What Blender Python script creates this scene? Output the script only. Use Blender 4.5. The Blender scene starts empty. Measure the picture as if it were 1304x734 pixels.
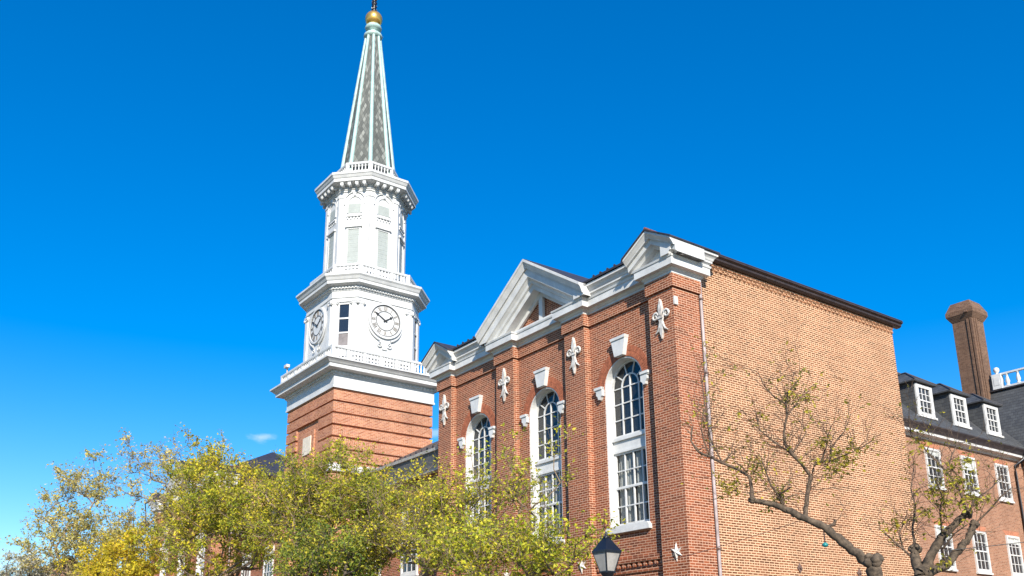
import bpy, bmesh, math, random
from mathutils import Vector, Matrix

scene = bpy.context.scene
COL = scene.collection
R = math.radians
PI = math.pi

# ------------------------------------------------------------------ camera
cam_data = bpy.data.cameras.new("camera")
cam = bpy.data.objects.new("camera", cam_data)
COL.objects.link(cam)
cam_data.sensor_width = 36.0
cam_data.lens = 36.0 * 1171.95 / 1304.0
cam_data.shift_x = 0.0
cam_data.shift_y = 148.0 / 1304.0
cam_data.clip_end = 5000.0
yaw, pitch, roll = R(143.65402), R(16.023948), R(0.5908322)
fwd = Vector((math.cos(yaw) * math.cos(pitch), math.sin(yaw) * math.cos(pitch), math.sin(pitch)))
r0 = Vector((math.sin(yaw), -math.cos(yaw), 0.0))
d0 = fwd.cross(r0)
rt = r0 * math.cos(roll) + d0 * math.sin(roll)
dn = d0 * math.cos(roll) - r0 * math.sin(roll)
m = Matrix((rt, -dn, -fwd)).transposed().to_4x4()
m.translation = Vector((16.74, -18.0, 1.6))
cam.matrix_world = m
scene.camera = cam

# ------------------------------------------------------------------ light
SUN = Vector((1.88, -1.0, 1.22)).normalized()
EL = math.asin(SUN.z)
CLOUDS = [((-0.91, 0.3413, 0.2355), 0.03, 0.5), ((-0.8279, 0.5043, 0.2455), 0.03, 0.4), ((-0.9847, 0.1397, 0.1043), 0.05, 0.35)]
world = bpy.data.worlds.new("World")
scene.world = world
world.use_nodes = True
wn, wl = world.node_tree.nodes, world.node_tree.links
wn.clear()
sky = wn.new("ShaderNodeTexSky")
sky.sky_type = 'NISHITA'
sky.sun_disc = False
sky.sun_elevation = EL
sky.sun_rotation = math.atan2(SUN.x, SUN.y)
sky.altitude = 0.0
sky.air_density = 1.0
sky.dust_density = 0.1
sky.ozone_density = 3.0
hsv = wn.new("ShaderNodeHueSaturation")
hsv.inputs['Hue'].default_value = 0.509
hsv.inputs['Saturation'].default_value = 1.63
hsv.inputs['Value'].default_value = 1.46
bg = wn.new("ShaderNodeBackground")
bg.inputs['Strength'].default_value = 0.105
wo = wn.new("ShaderNodeOutputWorld")
gam = wn.new('ShaderNodeGamma'); gam.inputs['Gamma'].default_value = 0.86
wl.new(sky.outputs[0], gam.inputs['Color']); wl.new(gam.outputs[0], hsv.inputs['Color'])
# two wisps of cloud low in the sky, fixed to their direction
tc = wn.new("ShaderNodeTexCoord")
nz = wn.new("ShaderNodeTexNoise"); nz.inputs['Scale'].default_value = 55.0; nz.inputs['Detail'].default_value = 6.0
mpw = wn.new("ShaderNodeMapping"); mpw.inputs['Scale'].default_value = (1.0, 1.0, 2.6)
wl.new(tc.outputs['Generated'], mpw.inputs['Vector']); wl.new(mpw.outputs[0], nz.inputs['Vector'])
last = hsv.outputs[0]
for cdir, k, amt in CLOUDS:
    sub = wn.new("ShaderNodeVectorMath"); sub.operation = 'SUBTRACT'
    wl.new(tc.outputs['Generated'], sub.inputs[0]); sub.inputs[1].default_value = cdir
    sc_ = wn.new("ShaderNodeVectorMath"); sc_.operation = 'MULTIPLY'
    wl.new(sub.outputs[0], sc_.inputs[0]); sc_.inputs[1].default_value = (1.0, 1.0, 2.3)
    ln = wn.new("ShaderNodeVectorMath"); ln.operation = 'LENGTH'
    wl.new(sc_.outputs[0], ln.inputs[0])
    mr = wn.new("ShaderNodeMapRange"); mr.inputs[1].default_value = 0.0; mr.inputs[2].default_value = k; mr.inputs[3].default_value = 1.0; mr.inputs[4].default_value = 0.0
    wl.new(ln.outputs['Value'], mr.inputs[0])
    ad = wn.new("ShaderNodeMath"); ad.operation = 'ADD'; wl.new(mr.outputs[0], ad.inputs[0]); wl.new(nz.outputs['Fac'], ad.inputs[1])
    m2_ = wn.new("ShaderNodeMapRange"); m2_.interpolation_type = 'SMOOTHSTEP'; m2_.inputs[1].default_value = 0.95; m2_.inputs[2].default_value = 1.5; m2_.inputs[3].default_value = 0.0; m2_.inputs[4].default_value = amt
    wl.new(ad.outputs[0], m2_.inputs[0])
    mc = wn.new("ShaderNodeMix"); mc.data_type = 'RGBA'
    wl.new(m2_.outputs[0], mc.inputs[0]); wl.new(last, mc.inputs[6]); mc.inputs[7].default_value = (5.2, 6.0, 7.2, 1.0)
    last = mc.outputs[2]
wl.new(last, bg.inputs['Color'])
wl.new(bg.outputs[0], wo.inputs['Surface'])

sun_data = bpy.data.lights.new("sun", 'SUN')
sun_data.energy = 5.0
sun_data.angle = R(0.5)
sun_data.color = (1.0, 0.93, 0.82)
sun = bpy.data.objects.new("sun", sun_data)
COL.objects.link(sun)
sun.rotation_euler = SUN.to_track_quat('Z', 'Y').to_euler()

scene.view_settings.view_transform = 'Standard'
scene.view_settings.look = 'None'
scene.view_settings.exposure = 0.68
scene.view_settings.gamma = 1.0
scene.view_settings.use_curve_mapping = False

# ------------------------------------------------------------------ object helpers
OFF = {}
EMPTY_KIDS = {}


def tag(o, label=None, cat=None, group=None, kind=None):
    if label: o['label'] = label
    if cat: o['category'] = cat
    if group: o['group'] = group
    if kind: o['kind'] = kind
    return o


def thing(name, loc, label, cat, group=None):
    o = bpy.data.objects.new(name, None)
    o.empty_display_size = 0.3
    COL.objects.link(o)
    o.location = loc
    OFF[o.name] = Vector(loc)
    return tag(o, label, cat, group)


def kids(o):
    return [c for c in COL.objects if c.parent == o]


def copy_tree(o, parent=None, offset=None):
    c = o.copy()
    COL.objects.link(c)
    if parent is not None:
        c.parent = parent
    if offset is not None:
        c.location = Vector(o.location) + Vector(offset)
    for ch in kids(o):
        copy_tree(ch, c)
    return c


class MB:
    """collects geometry in scene coordinates; build() makes ONE mesh object"""

    def __init__(self):
        self.v, self.f, self.s = [], [], []

    def add(self, verts, faces, smooth=False):
        o = len(self.v)
        self.v += [tuple(p) for p in verts]
        self.f += [tuple(i + o for i in f) for f in faces]
        self.s += [smooth] * len(faces)
        return self

    def box(self, x0, x1, y0, y1, z0, z1):
        if x0 > x1: x0, x1 = x1, x0
        if y0 > y1: y0, y1 = y1, y0
        if z0 > z1: z0, z1 = z1, z0
        v = [(x0, y0, z0), (x1, y0, z0), (x1, y1, z0), (x0, y1, z0), (x0, y0, z1), (x1, y0, z1), (x1, y1, z1), (x0, y1, z1)]
        return self.add(v, [(0, 3, 2, 1), (4, 5, 6, 7), (0, 1, 5, 4), (1, 2, 6, 5), (2, 3, 7, 6), (3, 0, 4, 7)])

    def obox(self, c, ax, ay, az, hx, hy, hz):
        c, ax, ay, az = Vector(c), Vector(ax), Vector(ay), Vector(az)
        v = [c + ax * hx * sx + ay * hy * sy + az * hz * sz for sz in (-1, 1) for sx, sy in ((-1, -1), (1, -1), (1, 1), (-1, 1))]
        return self.add(v, [(0, 3, 2, 1), (4, 5, 6, 7), (0, 1, 5, 4), (1, 2, 6, 5), (2, 3, 7, 6), (3, 0, 4, 7)])

    def prism(self, pts, axis, a, b):
        """2D polygon extruded along an axis from a to b"""
        def P(p, t):
            if axis == 'y': return (p[0], t, p[1])
            if axis == 'x': return (t, p[0], p[1])
            return (p[0], p[1], t)
        n = len(pts)
        v = [P(p, a) for p in pts] + [P(p, b) for p in pts]
        f = [tuple(range(n)), tuple(range(2 * n - 1, n - 1, -1))]
        f += [(i, i + n, (i + 1) % n + n, (i + 1) % n) for i in range(n)]
        return self.add(v, f)

    def lathe(self, c, prof, seg=16, smooth=True, rot=0.0, cap=True):
        c = Vector(c)
        v, f = [], []
        for r, z in prof:
            for k in range(seg):
                a = rot + 2 * PI * k / seg
                v.append((c.x + r * math.cos(a), c.y + r * math.sin(a), c.z + z))
        for i in range(len(prof) - 1):
            for k in range(seg):
                k2 = (k + 1) % seg
                f.append((i * seg + k, i * seg + k2, (i + 1) * seg + k2, (i + 1) * seg + k))
        self.add(v, f, smooth)
        if cap:
            n = len(prof) - 1
            self.add(v[:seg], [tuple(range(seg - 1, -1, -1))])
            self.add(v[n * seg:], [tuple(range(seg))])
        return self

    def tube(self, pts, rad, seg=6, smooth=True, cap=True):
        pts = [Vector(p) for p in pts]
        if not hasattr(rad, '__len__'): rad = [rad] * len(pts)
        v, f = [], []
        up = Vector((0.31, 0.17, 0.93)).normalized()
        for i, p in enumerate(pts):
            t = (pts[min(i + 1, len(pts) - 1)] - pts[max(i - 1, 0)])
            if t.length < 1e-9: t = Vector((0, 0, 1))
            t.normalize()
            u = t.cross(up)
            if u.length < 0.05: u = t.cross(Vector((1, 0, 0)))
            u.normalize()
            w = t.cross(u)
            for k in range(seg):
                a = 2 * PI * k / seg
                v.append(p + (u * math.cos(a) + w * math.sin(a)) * rad[i])
        n = len(pts)
        for i in range(n - 1):
            for k in range(seg):
                k2 = (k + 1) % seg
                f.append((i * seg + k, i * seg + k2, (i + 1) * seg + k2, (i + 1) * seg + k))
        self.add(v, f, smooth)
        if cap:
            self.add(v[:seg], [tuple(range(seg))])
            self.add(v[-seg:], [tuple(range(seg - 1, -1, -1))])
        return self

    def sweep(self, path, prof, closed=False):
        """profile [(e,z)] swept along a plan path; e is measured to the RIGHT of the walking direction"""
        n = len(path)
        P = [Vector((p[0], p[1])) for p in path]
        mit = []
        for i in range(n):
            a = P[i] - P[i - 1] if (i > 0 or closed) else None
            b = P[(i + 1) % n] - P[i] if (i < n - 1 or closed) else None
            na = Vector((a.y, -a.x)).normalized() if a is not None else None
            nb = Vector((b.y, -b.x)).normalized() if b is not None else None
            if na is None: mit.append(nb)
            elif nb is None: mit.append(na)
            else:
                mm = na + nb
                mit.append(mm / max(0.2, 1.0 + na.dot(nb)))
        v, f = [], []
        k = len(prof)
        for i in range(n):
            for e, z in prof:
                q = P[i] + mit[i] * e
                v.append((q.x, q.y, z))
        for i in range(n if closed else n - 1):
            j = (i + 1) % n
            for s in range(k - 1):
                f.append((i * k + s, j * k + s, j * k + s + 1, i * k + s + 1))
        self.add(v, f)
        if not closed:
            self.add(v[:k], [tuple(range(k))])
            self.add(v[-k:], [tuple(range(k - 1, -1, -1))])
        return self

    def build(self, name, mat, parent=None, label=None, clip_z=None, fix=True):
        off = OFF[parent.name] if parent is not None else Vector((0, 0, 0))
        me = bpy.data.meshes.new(name)
        me.from_pydata([(p[0] - off.x, p[1] - off.y, p[2] - off.z) for p in self.v], [], self.f)
        for p, s in zip(me.polygons, self.s):
            p.use_smooth = s
        if fix or clip_z is not None:
            bm = bmesh.new()
            bm.from_mesh(me)
            if clip_z is not None:
                g = bm.verts[:] + bm.edges[:] + bm.faces[:]
                bmesh.ops.bisect_plane(bm, geom=g, plane_co=(0, 0, clip_z - off.z), plane_no=(0, 0, 1), clear_inner=True)
            if fix:
                bmesh.ops.recalc_face_normals(bm, faces=bm.faces[:])
            bm.to_mesh(me)
            bm.free()
        me.update()
        o = bpy.data.objects.new(name, me)
        COL.objects.link(o)
        me.materials.append(mat)
        if parent is not None:
            o.parent = parent
        OFF[o.name] = off
        if label: o['label'] = label
        return o


def frame_at(c, nrm):
    """local axes on an upright wall: u to the right seen from outside, z up, n outward"""
    n = Vector(nrm).normalized()
    u = Vector((-n.y, n.x, 0)).normalized()
    return Vector(c), u, n


class WB(MB):
    """MB whose boxes are given in wall coordinates (u along the wall, d outward, z up)"""

    def __init__(self, c, nrm):
        super().__init__()
        self.c, self.u, self.n = frame_at(c, nrm)

    def pt(self, u, d, z):
        q = self.c + self.u * u + self.n * d
        return (q.x, q.y, z)

    def wbox(self, u0, u1, d0, d1, z0, z1):
        v = [self.pt(u, d, z) for z in (z0, z1) for u, d in ((u0, d0), (u1, d0), (u1, d1), (u0, d1))]
        return self.add(v, [(0, 3, 2, 1), (4, 5, 6, 7), (0, 1, 5, 4), (1, 2, 6, 5), (2, 3, 7, 6), (3, 0, 4, 7)])

    def wprism(self, pts, d0, d1):
        n = len(pts)
        v = [self.pt(p[0], d0, p[1]) for p in pts] + [self.pt(p[0], d1, p[1]) for p in pts]
        f = [tuple(range(n)), tuple(range(2 * n - 1, n - 1, -1))]
        f += [(i, i + n, (i + 1) % n + n, (i + 1) % n) for i in range(n)]
        return self.add(v, f)

    def wstrip(self, outer, inner, d0, d1, closed=False):
        """band between two polylines of the same length, with thickness"""
        n = len(outer)
        v = [self.pt(p[0], d, p[1]) for d in (d0, d1) for p in outer] + [self.pt(p[0], d, p[1]) for d in (d0, d1) for p in inner]
        f = []
        for i in range(n if closed else n - 1):
            j = (i + 1) % n
            f += [(n + i, n + j, 3 * n + j, 3 * n + i), (i, 2 * n + i, 2 * n + j, j), (i, j, n + j, n + i), (2 * n + i, 3 * n + i, 3 * n + j, 2 * n + j)]
        if not closed:
            f += [(0, n, 3 * n, 2 * n), (n - 1, 3 * n - 1, 4 * n - 1, 2 * n - 1)]
        return self.add(v, f)


# ------------------------------------------------------------------ materials
def new_mat(name):
    mt = bpy.data.materials.new(name)
    mt.use_nodes = True
    nt = mt.node_tree
    nt.nodes.clear()
    out = nt.nodes.new("ShaderNodeOutputMaterial")
    bs = nt.nodes.new("ShaderNodeBsdfPrincipled")
    nt.links.new(bs.outputs[0], out.inputs['Surface'])
    return mt, nt, bs, out


def math_node(nt, op, a, b=None, c=None):
    n = nt.nodes.new("ShaderNodeMath")
    n.operation = op
    for i, x in enumerate((a, b, c)):
        if x is None: continue
        if isinstance(x, (int, float)): n.inputs[i].default_value = x
        else: nt.links.new(x, n.inputs[i])
    return n.outputs[0]


def mix_rgb(nt, fac, a, b, mode='MIX'):
    n = nt.nodes.new("ShaderNodeMix")
    n.data_type = 'RGBA'
    n.blend_type = mode
    for sock, x in ((n.inputs[0], fac), (n.inputs[6], a), (n.inputs[7], b)):
        if isinstance(x, (int, float)): sock.default_value = x
        elif isinstance(x, tuple): sock.default_value = (*x, 1.0) if len(x) == 3 else x
        else: nt.links.new(x, sock)
    return n.outputs[2]


def ramp(nt, fac, stops, interp='LINEAR'):
    n = nt.nodes.new("ShaderNodeValToRGB")
    n.color_ramp.interpolation = interp
    el = n.color_ramp.elements
    while len(el) < len(stops): el.new(0.5)
    for e, (p, c) in zip(el, stops):
        e.position = p
        e.color = (*c, 1.0)
    nt.links.new(fac, n.inputs[0])
    return n.outputs[0]


def noise(nt, vec, scale, detail=4.0, rough=0.6):
    n = nt.nodes.new("ShaderNodeTexNoise")
    n.inputs['Scale'].default_value = scale
    n.inputs['Detail'].default_value = detail
    n.inputs['Roughness'].default_value = rough
    if vec is not None: nt.links.new(vec, n.inputs['Vector'])
    return n.outputs['Fac']


def world_pos(nt):
    g = nt.nodes.new("ShaderNodeNewGeometry")
    return g


def brick_mat(name, cols, mortar, hcourse=0.0713, wbrick=0.214, mj=0.013, mv=0.015, stain=0.35, header=6, grime=(0.16, 0.11, 0.09)):
    mt, nt, bs, out = new_mat(name)
    g = world_pos(nt)
    sp = nt.nodes.new("ShaderNodeSeparateXYZ")
    nt.links.new(g.outputs['Position'], sp.inputs[0])
    sn = nt.nodes.new("ShaderNodeSeparateXYZ")
    nt.links.new(g.outputs['True Normal'], sn.inputs[0])
    ax = math_node(nt, 'ABSOLUTE', sn.outputs[0])
    ay = math_node(nt, 'ABSOLUTE', sn.outputs[1])
    side = math_node(nt, 'GREATER_THAN', ax, ay)
    inv = math_node(nt, 'SUBTRACT', 1.0, side)
    u = math_node(nt, 'ADD', math_node(nt, 'MULTIPLY', sp.outputs[0], inv), math_node(nt, 'MULTIPLY', sp.outputs[1], side))
    # slight waviness so that the courses are not ruler-straight
    wob = noise(nt, g.outputs['Position'], 0.9, 2.0)
    v = math_node(nt, 'ADD', sp.outputs[2], math_node(nt, 'MULTIPLY', math_node(nt, 'SUBTRACT', wob, 0.5), 0.03))
    vr = math_node(nt, 'DIVIDE', v, hcourse)
    row = math_node(nt, 'FLOOR', vr)
    fv = math_node(nt, 'FRACT', vr)
    hd = math_node(nt, 'LESS_THAN', math_node(nt, 'MODULO', row, float(header)), 0.5)
    bw = math_node(nt, 'SUBTRACT', wbrick, math_node(nt, 'MULTIPLY', hd, wbrick * 0.5))
    sh = math_node(nt, 'MULTIPLY', math_node(nt, 'MODULO', row, 2.0), 0.5)
    ur = math_node(nt, 'ADD', math_node(nt, 'DIVIDE', u, bw), sh)
    cell = math_node(nt, 'FLOOR', ur)
    fu = math_node(nt, 'FRACT', ur)
    m1 = math_node(nt, 'LESS_THAN', math_node(nt, 'MULTIPLY', fu, bw), mj)
    m2 = math_node(nt, 'LESS_THAN', math_node(nt, 'MULTIPLY', fv, hcourse), mv)
    mask = math_node(nt, 'MAXIMUM', m1, m2)
    cb = nt.nodes.new("ShaderNodeCombineXYZ")
    nt.links.new(cell, cb.inputs[0]); nt.links.new(row, cb.inputs[1]); nt.links.new(side, cb.inputs[2])
    wnz = nt.nodes.new("ShaderNodeTexWhiteNoise")
    wnz.noise_dimensions = '3D'
    nt.links.new(cb.outputs[0], wnz.inputs['Vector'])
    k = len(cols)
    bc = ramp(nt, wnz.outputs['Value'], [(i / max(1, k - 1), c) for i, c in enumerate(cols)])
    big = noise(nt, g.outputs['Position'], 0.35, 5.0, 0.65)
    fine = noise(nt, g.outputs['Position'], 38.0, 3.0)
    tone = math_node(nt, 'ADD', 0.72, math_node(nt, 'MULTIPLY', fine, 0.56))
    vm = nt.nodes.new("ShaderNodeVectorMath"); vm.operation = 'SCALE'
    nt.links.new(bc, vm.inputs[0]); nt.links.new(tone, vm.inputs['Scale'])
    mfine = math_node(nt, 'ADD', 0.86, math_node(nt, 'MULTIPLY', noise(nt, g.outputs['Position'], 9.0, 4.0), 0.28))
    vm2 = nt.nodes.new("ShaderNodeVectorMath"); vm2.operation = 'SCALE'
    vm2.inputs[0].default_value = mortar
    nt.links.new(mfine, vm2.inputs['Scale'])
    col = mix_rgb(nt, mask, vm.outputs[0], vm2.outputs[0])
    pt = noise(nt, g.outputs['Position'], 0.55, 4.0, 0.7)
    pv = nt.nodes.new('ShaderNodeVectorMath'); pv.operation = 'SCALE'
    nt.links.new(col, pv.inputs[0]); nt.links.new(math_node(nt, 'ADD', 0.62, math_node(nt, 'MULTIPLY', pt, 0.76)), pv.inputs['Scale'])
    col = pv.outputs[0]
    mpb = nt.nodes.new('ShaderNodeMapping'); mpb.inputs['Scale'].default_value = (1.6, 1.6, 0.10)
    nt.links.new(g.outputs['Position'], mpb.inputs['Vector'])
    stk = ramp(nt, noise(nt, mpb.outputs[0], 1.0, 6.0, 0.72), [(0.50, (0, 0, 0)), (0.78, (1, 1, 1))])
    col = mix_rgb(nt, math_node(nt, 'MULTIPLY', stk, stain * 1.4), col, mix_rgb(nt, 1.0, col, (0.55, 0.5, 0.47), 'MULTIPLY'))
    st = ramp(nt, big, [(0.42, (0, 0, 0)), (0.75, (1, 1, 1))])
    col = mix_rgb(nt, math_node(nt, 'MULTIPLY', st, stain), col, grime)
    nt.links.new(col, bs.inputs['Base Color'])
    bs.inputs['Roughness'].default_value = 0.88
    bs.inputs['Specular IOR Level'].default_value = 0.25
    bp = nt.nodes.new("ShaderNodeBump")
    bp.inputs['Strength'].default_value = 0.7
    bp.inputs['Distance'].default_value = 0.012
    hgt = math_node(nt, 'ADD', math_node(nt, 'SUBTRACT', 1.0, mask), math_node(nt, 'MULTIPLY', fine, 0.5))
    nt.links.new(hgt, bp.inputs['Height'])
    nt.links.new(bp.outputs[0], bs.inputs['Normal'])
    return mt


def plain_mat(name, col, rough=0.55, var=0.12, scale=2.5, metallic=0.0, streak=0.0, spec=0.4, dirt=None):
    mt, nt, bs, out = new_mat(name)
    g = world_pos(nt)
    n1 = noise(nt, g.outputs['Position'], scale, 6.0, 0.65)
    c2 = tuple(c * (1 - 2 * var) for c in col) if dirt is None else dirt
    c1 = tuple(min(1.0, c * (1 + var * 0.3)) for c in col)
    colr = ramp(nt, n1, [(0.3, c2), (0.62, c1)])
    if streak > 0:
        mp = nt.nodes.new("ShaderNodeMapping")
        mp.inputs['Scale'].default_value = (7.0, 7.0, 0.35)
        nt.links.new(g.outputs['Position'], mp.inputs['Vector'])
        n2 = noise(nt, mp.outputs[0], 1.0, 5.0, 0.7)
        sm = ramp(nt, n2, [(0.5, (0, 0, 0)), (0.85, (1, 1, 1))])
        colr = mix_rgb(nt, math_node(nt, 'MULTIPLY', sm, streak), colr, tuple(c * 0.45 for c in col))
    nt.links.new(colr, bs.inputs['Base Color'])
    bs.inputs['Roughness'].default_value = rough
    bs.inputs['Metallic'].default_value = metallic
    bs.inputs['Specular IOR Level'].default_value = spec
    return mt


def slate_mat(name, c1, c2, course=0.16, width=0.22):
    """slate roofing: staggered courses measured along the slope"""
    mt, nt, bs, out = new_mat(name)
    g = world_pos(nt)
    sp = nt.nodes.new("ShaderNodeSeparateXYZ"); nt.links.new(g.outputs['Position'], sp.inputs[0])
    sn = nt.nodes.new("ShaderNodeSeparateXYZ"); nt.links.new(g.outputs['True Normal'], sn.inputs[0])
    side = math_node(nt, 'GREATER_THAN', math_node(nt, 'ABSOLUTE', sn.outputs[0]), math_node(nt, 'ABSOLUTE', sn.outputs[1]))
    inv = math_node(nt, 'SUBTRACT', 1.0, side)
    u = math_node(nt, 'ADD', math_node(nt, 'MULTIPLY', sp.outputs[0], inv), math_node(nt, 'MULTIPLY', sp.outputs[1], side))
    vr = math_node(nt, 'DIVIDE', sp.outputs[2], course)
    row = math_node(nt, 'FLOOR', vr)
    fv = math_node(nt, 'FRACT', vr)
    ur = math_node(nt, 'ADD', math_node(nt, 'DIVIDE', u, width), math_node(nt, 'MULTIPLY', math_node(nt, 'MODULO', row, 2.0), 0.5))
    fu = math_node(nt, 'FRACT', ur)
    cb = nt.nodes.new("ShaderNodeCombineXYZ")
    nt.links.new(math_node(nt, 'FLOOR', ur), cb.inputs[0]); nt.links.new(row, cb.inputs[1])
    wnz = nt.nodes.new("ShaderNodeTexWhiteNoise"); nt.links.new(cb.outputs[0], wnz.inputs['Vector'])
    mask = math_node(nt, 'MAXIMUM', math_node(nt, 'LESS_THAN', fu, 0.05), math_node(nt, 'LESS_THAN', fv, 0.1))
    col = ramp(nt, wnz.outputs['Value'], [(0.0, c1), (1.0, c2)])
    col = mix_rgb(nt, math_node(nt, 'MULTIPLY', noise(nt, g.outputs['Position'], 0.8, 5.0), 0.5), col, tuple(c * 1.5 + 0.015 for c in c2))
    col = mix_rgb(nt, mask, col, tuple(c * 0.35 for c in c1))
    nt.links.new(col, bs.inputs['Base Color'])
    bs.inputs['Roughness'].default_value = 0.6
    bp = nt.nodes.new("ShaderNodeBump"); bp.inputs['Distance'].default_value = 0.01; bp.inputs['Strength'].default_value = 0.6
    nt.links.new(math_node(nt, 'SUBTRACT', 1.0, mask), bp.inputs['Height'])
    nt.links.new(bp.outputs[0], bs.inputs['Normal'])
    return mt


def spire_mat(name):
    """diamond slates of a steeple: dark grey-green with paler lichened tiles"""
    mt, nt, bs, out = new_mat(name)
    g = world_pos(nt)
    sp = nt.nodes.new("ShaderNodeSeparateXYZ"); nt.links.new(g.outputs['Position'], sp.inputs[0])
    an = math_node(nt, 'ARCTAN2', math_node(nt, 'SUBTRACT', sp.outputs[1], 2.80), math_node(nt, 'SUBTRACT', sp.outputs[0], -24.87))
    u = math_node(nt, 'MULTIPLY', an, 32.0 / (2 * PI))
    v = math_node(nt, 'DIVIDE', sp.outputs[2], 0.46)
    s1 = math_node(nt, 'ADD', u, v); s2 = math_node(nt, 'SUBTRACT', u, v)
    cb = nt.nodes.new("ShaderNodeCombineXYZ")
    nt.links.new(math_node(nt, 'FLOOR', s1), cb.inputs[0]); nt.links.new(math_node(nt, 'FLOOR', s2), cb.inputs[1])
    wz = nt.nodes.new("ShaderNodeTexWhiteNoise"); nt.links.new(cb.outputs[0], wz.inputs['Vector'])
    col = ramp(nt, wz.outputs['Value'], [(0.0, (0.05, 0.055, 0.05)), (0.6, (0.10, 0.106, 0.095)), (1.0, (0.25, 0.26, 0.235))])
    edge = math_node(nt, 'MAXIMUM', math_node(nt, 'LESS_THAN', math_node(nt, 'FRACT', s1), 0.12), math_node(nt, 'GREATER_THAN', math_node(nt, 'FRACT', s2), 0.88))
    col = mix_rgb(nt, math_node(nt, 'MULTIPLY', edge, 0.9), col, (0.04, 0.042, 0.04))
    col = mix_rgb(nt, math_node(nt, 'MULTIPLY', noise(nt, g.outputs['Position'], 1.1, 5.0), 0.3), col, (0.17, 0.18, 0.16))
    nt.links.new(col, bs.inputs['Base Color'])
    bs.inputs['Roughness'].default_value = 0.7
    return mt


def glass_mat(name, tint=(0.02, 0.025, 0.03), through=0.35):
    mt, nt, bs, out = new_mat(name)
    g = world_pos(nt)
    bs.inputs['Base Color'].default_value = (*tint, 1)
    bs.inputs['Roughness'].default_value = 0.04
    bs.inputs['IOR'].default_value = 1.52
    bs.inputs['Specular IOR Level'].default_value = 0.8
    bp = nt.nodes.new("ShaderNodeBump"); bp.inputs['Distance'].default_value = 0.02; bp.inputs['Strength'].default_value = 0.5
    nt.links.new(noise(nt, g.outputs['Position'], 2.2, 2.0), bp.inputs['Height'])
    nt.links.new(bp.outputs[0], bs.inputs['Normal'])
    tr = nt.nodes.new("ShaderNodeBsdfTransparent")
    mx = nt.nodes.new("ShaderNodeMixShader"); mx.inputs[0].default_value = 1 - through
    nt.links.new(tr.outputs[0], mx.inputs[1]); nt.links.new(bs.outputs[0], mx.inputs[2])
    nt.links.new(mx.outputs[0], out.inputs['Surface'])
    return mt


def leaf_mat(name, stops, trans=0.45, greens=0.9):
    mt, nt, bs, out = new_mat(name)
    g = world_pos(nt)
    col = ramp(nt, g.outputs['Random Per Island'], stops)
    cl = noise(nt, g.outputs['Position'], 1.3, 4.0, 0.7)
    gr = ramp(nt, noise(nt, g.outputs['Position'], 0.75, 3.0), [(0.42, (0, 0, 0)), (0.60, (1, 1, 1))])
    col = mix_rgb(nt, math_node(nt, 'MULTIPLY', gr, greens), col, mix_rgb(nt, 0.75, col, (0.10, 0.165, 0.018)))
    hs = nt.nodes.new("ShaderNodeHueSaturation")
    nt.links.new(math_node(nt, 'ADD', 0.475, math_node(nt, 'MULTIPLY', cl, 0.05)), hs.inputs['Hue'])
    nt.links.new(math_node(nt, 'ADD', 0.72, math_node(nt, 'MULTIPLY', cl, 1.2)), hs.inputs['Value'])
    nt.links.new(col, hs.inputs['Color'])
    nt.links.new(hs.outputs[0], bs.inputs['Base Color'])
    bs.inputs['Roughness'].default_value = 0.5
    bs.inputs['Specular IOR Level'].default_value = 0.3
    tl = nt.nodes.new("ShaderNodeBsdfTranslucent")
    nt.links.new(hs.outputs[0], tl.inputs['Color'])
    mx = nt.nodes.new("ShaderNodeMixShader"); mx.inputs[0].default_value = trans
    nt.links.new(bs.outputs[0], mx.inputs[1]); nt.links.new(tl.outputs[0], mx.inputs[2])
    nt.links.new(mx.outputs[0], out.inputs['Surface'])
    return mt


M = {}
M['brick_front'] = brick_mat('red_brick', [(0.14, 0.038, 0.016), (0.23, 0.063, 0.025), (0.32, 0.092, 0.038), (0.19, 0.05, 0.022)], (0.60, 0.365, 0.245), mj=0.016, mv=0.0195, stain=0.18)
M['brick_pier'] = brick_mat('pink_red_brick', [(0.36, 0.125, 0.08), (0.45, 0.165, 0.105), (0.52, 0.21, 0.14)], (0.74, 0.56, 0.45), stain=0.1)
M['brick_side'] = brick_mat('tan_brick', [(0.10, 0.038, 0.016), (0.18, 0.067, 0.028), (0.29, 0.112, 0.052), (0.135, 0.05, 0.022)], (0.68, 0.445, 0.275), mj=0.022, mv=0.025, stain=0.2, grime=(0.34, 0.19, 0.11))
M['brick_tower'] = brick_mat('salmon_brick', [(0.30, 0.095, 0.045), (0.40, 0.145, 0.07), (0.48, 0.205, 0.11), (0.34, 0.12, 0.075)], (0.64, 0.42, 0.29), stain=0.1)
M['brick_brown'] = brick_mat('brown_brick', [(0.22, 0.10, 0.06), (0.30, 0.138, 0.08), (0.35, 0.175, 0.11)], (0.45, 0.31, 0.22), stain=0.2)
M['brick_chim'] = brick_mat('chimney_brick', [(0.11, 0.057, 0.036), (0.15, 0.08, 0.05), (0.20, 0.112, 0.07)], (0.24, 0.165, 0.115), stain=0.35, grime=(0.07, 0.05, 0.04))
M['brick_loose'] = plain_mat('arch_brick', (0.40, 0.13, 0.065), 0.85, 0.25, 9.0)
M['lintel_brick'] = plain_mat('lintel_brick', (0.46, 0.19, 0.11), 0.85, 0.2, 9.0)
M['mortar'] = plain_mat('mortar', (0.58, 0.42, 0.31), 0.9, 0.15, 6.0)
M['white'] = plain_mat('white_paint', (0.62, 0.62, 0.605), 0.5, 0.1, 2.2, streak=0.22)
M['white_tower'] = plain_mat('white_tower_paint', (0.60, 0.605, 0.60), 0.5, 0.09, 1.6, streak=0.2)
M['white_metal'] = plain_mat('white_metal', (0.62, 0.61, 0.58), 0.5, 0.15, 8.0, streak=0.35, dirt=(0.36, 0.30, 0.25))
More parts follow.
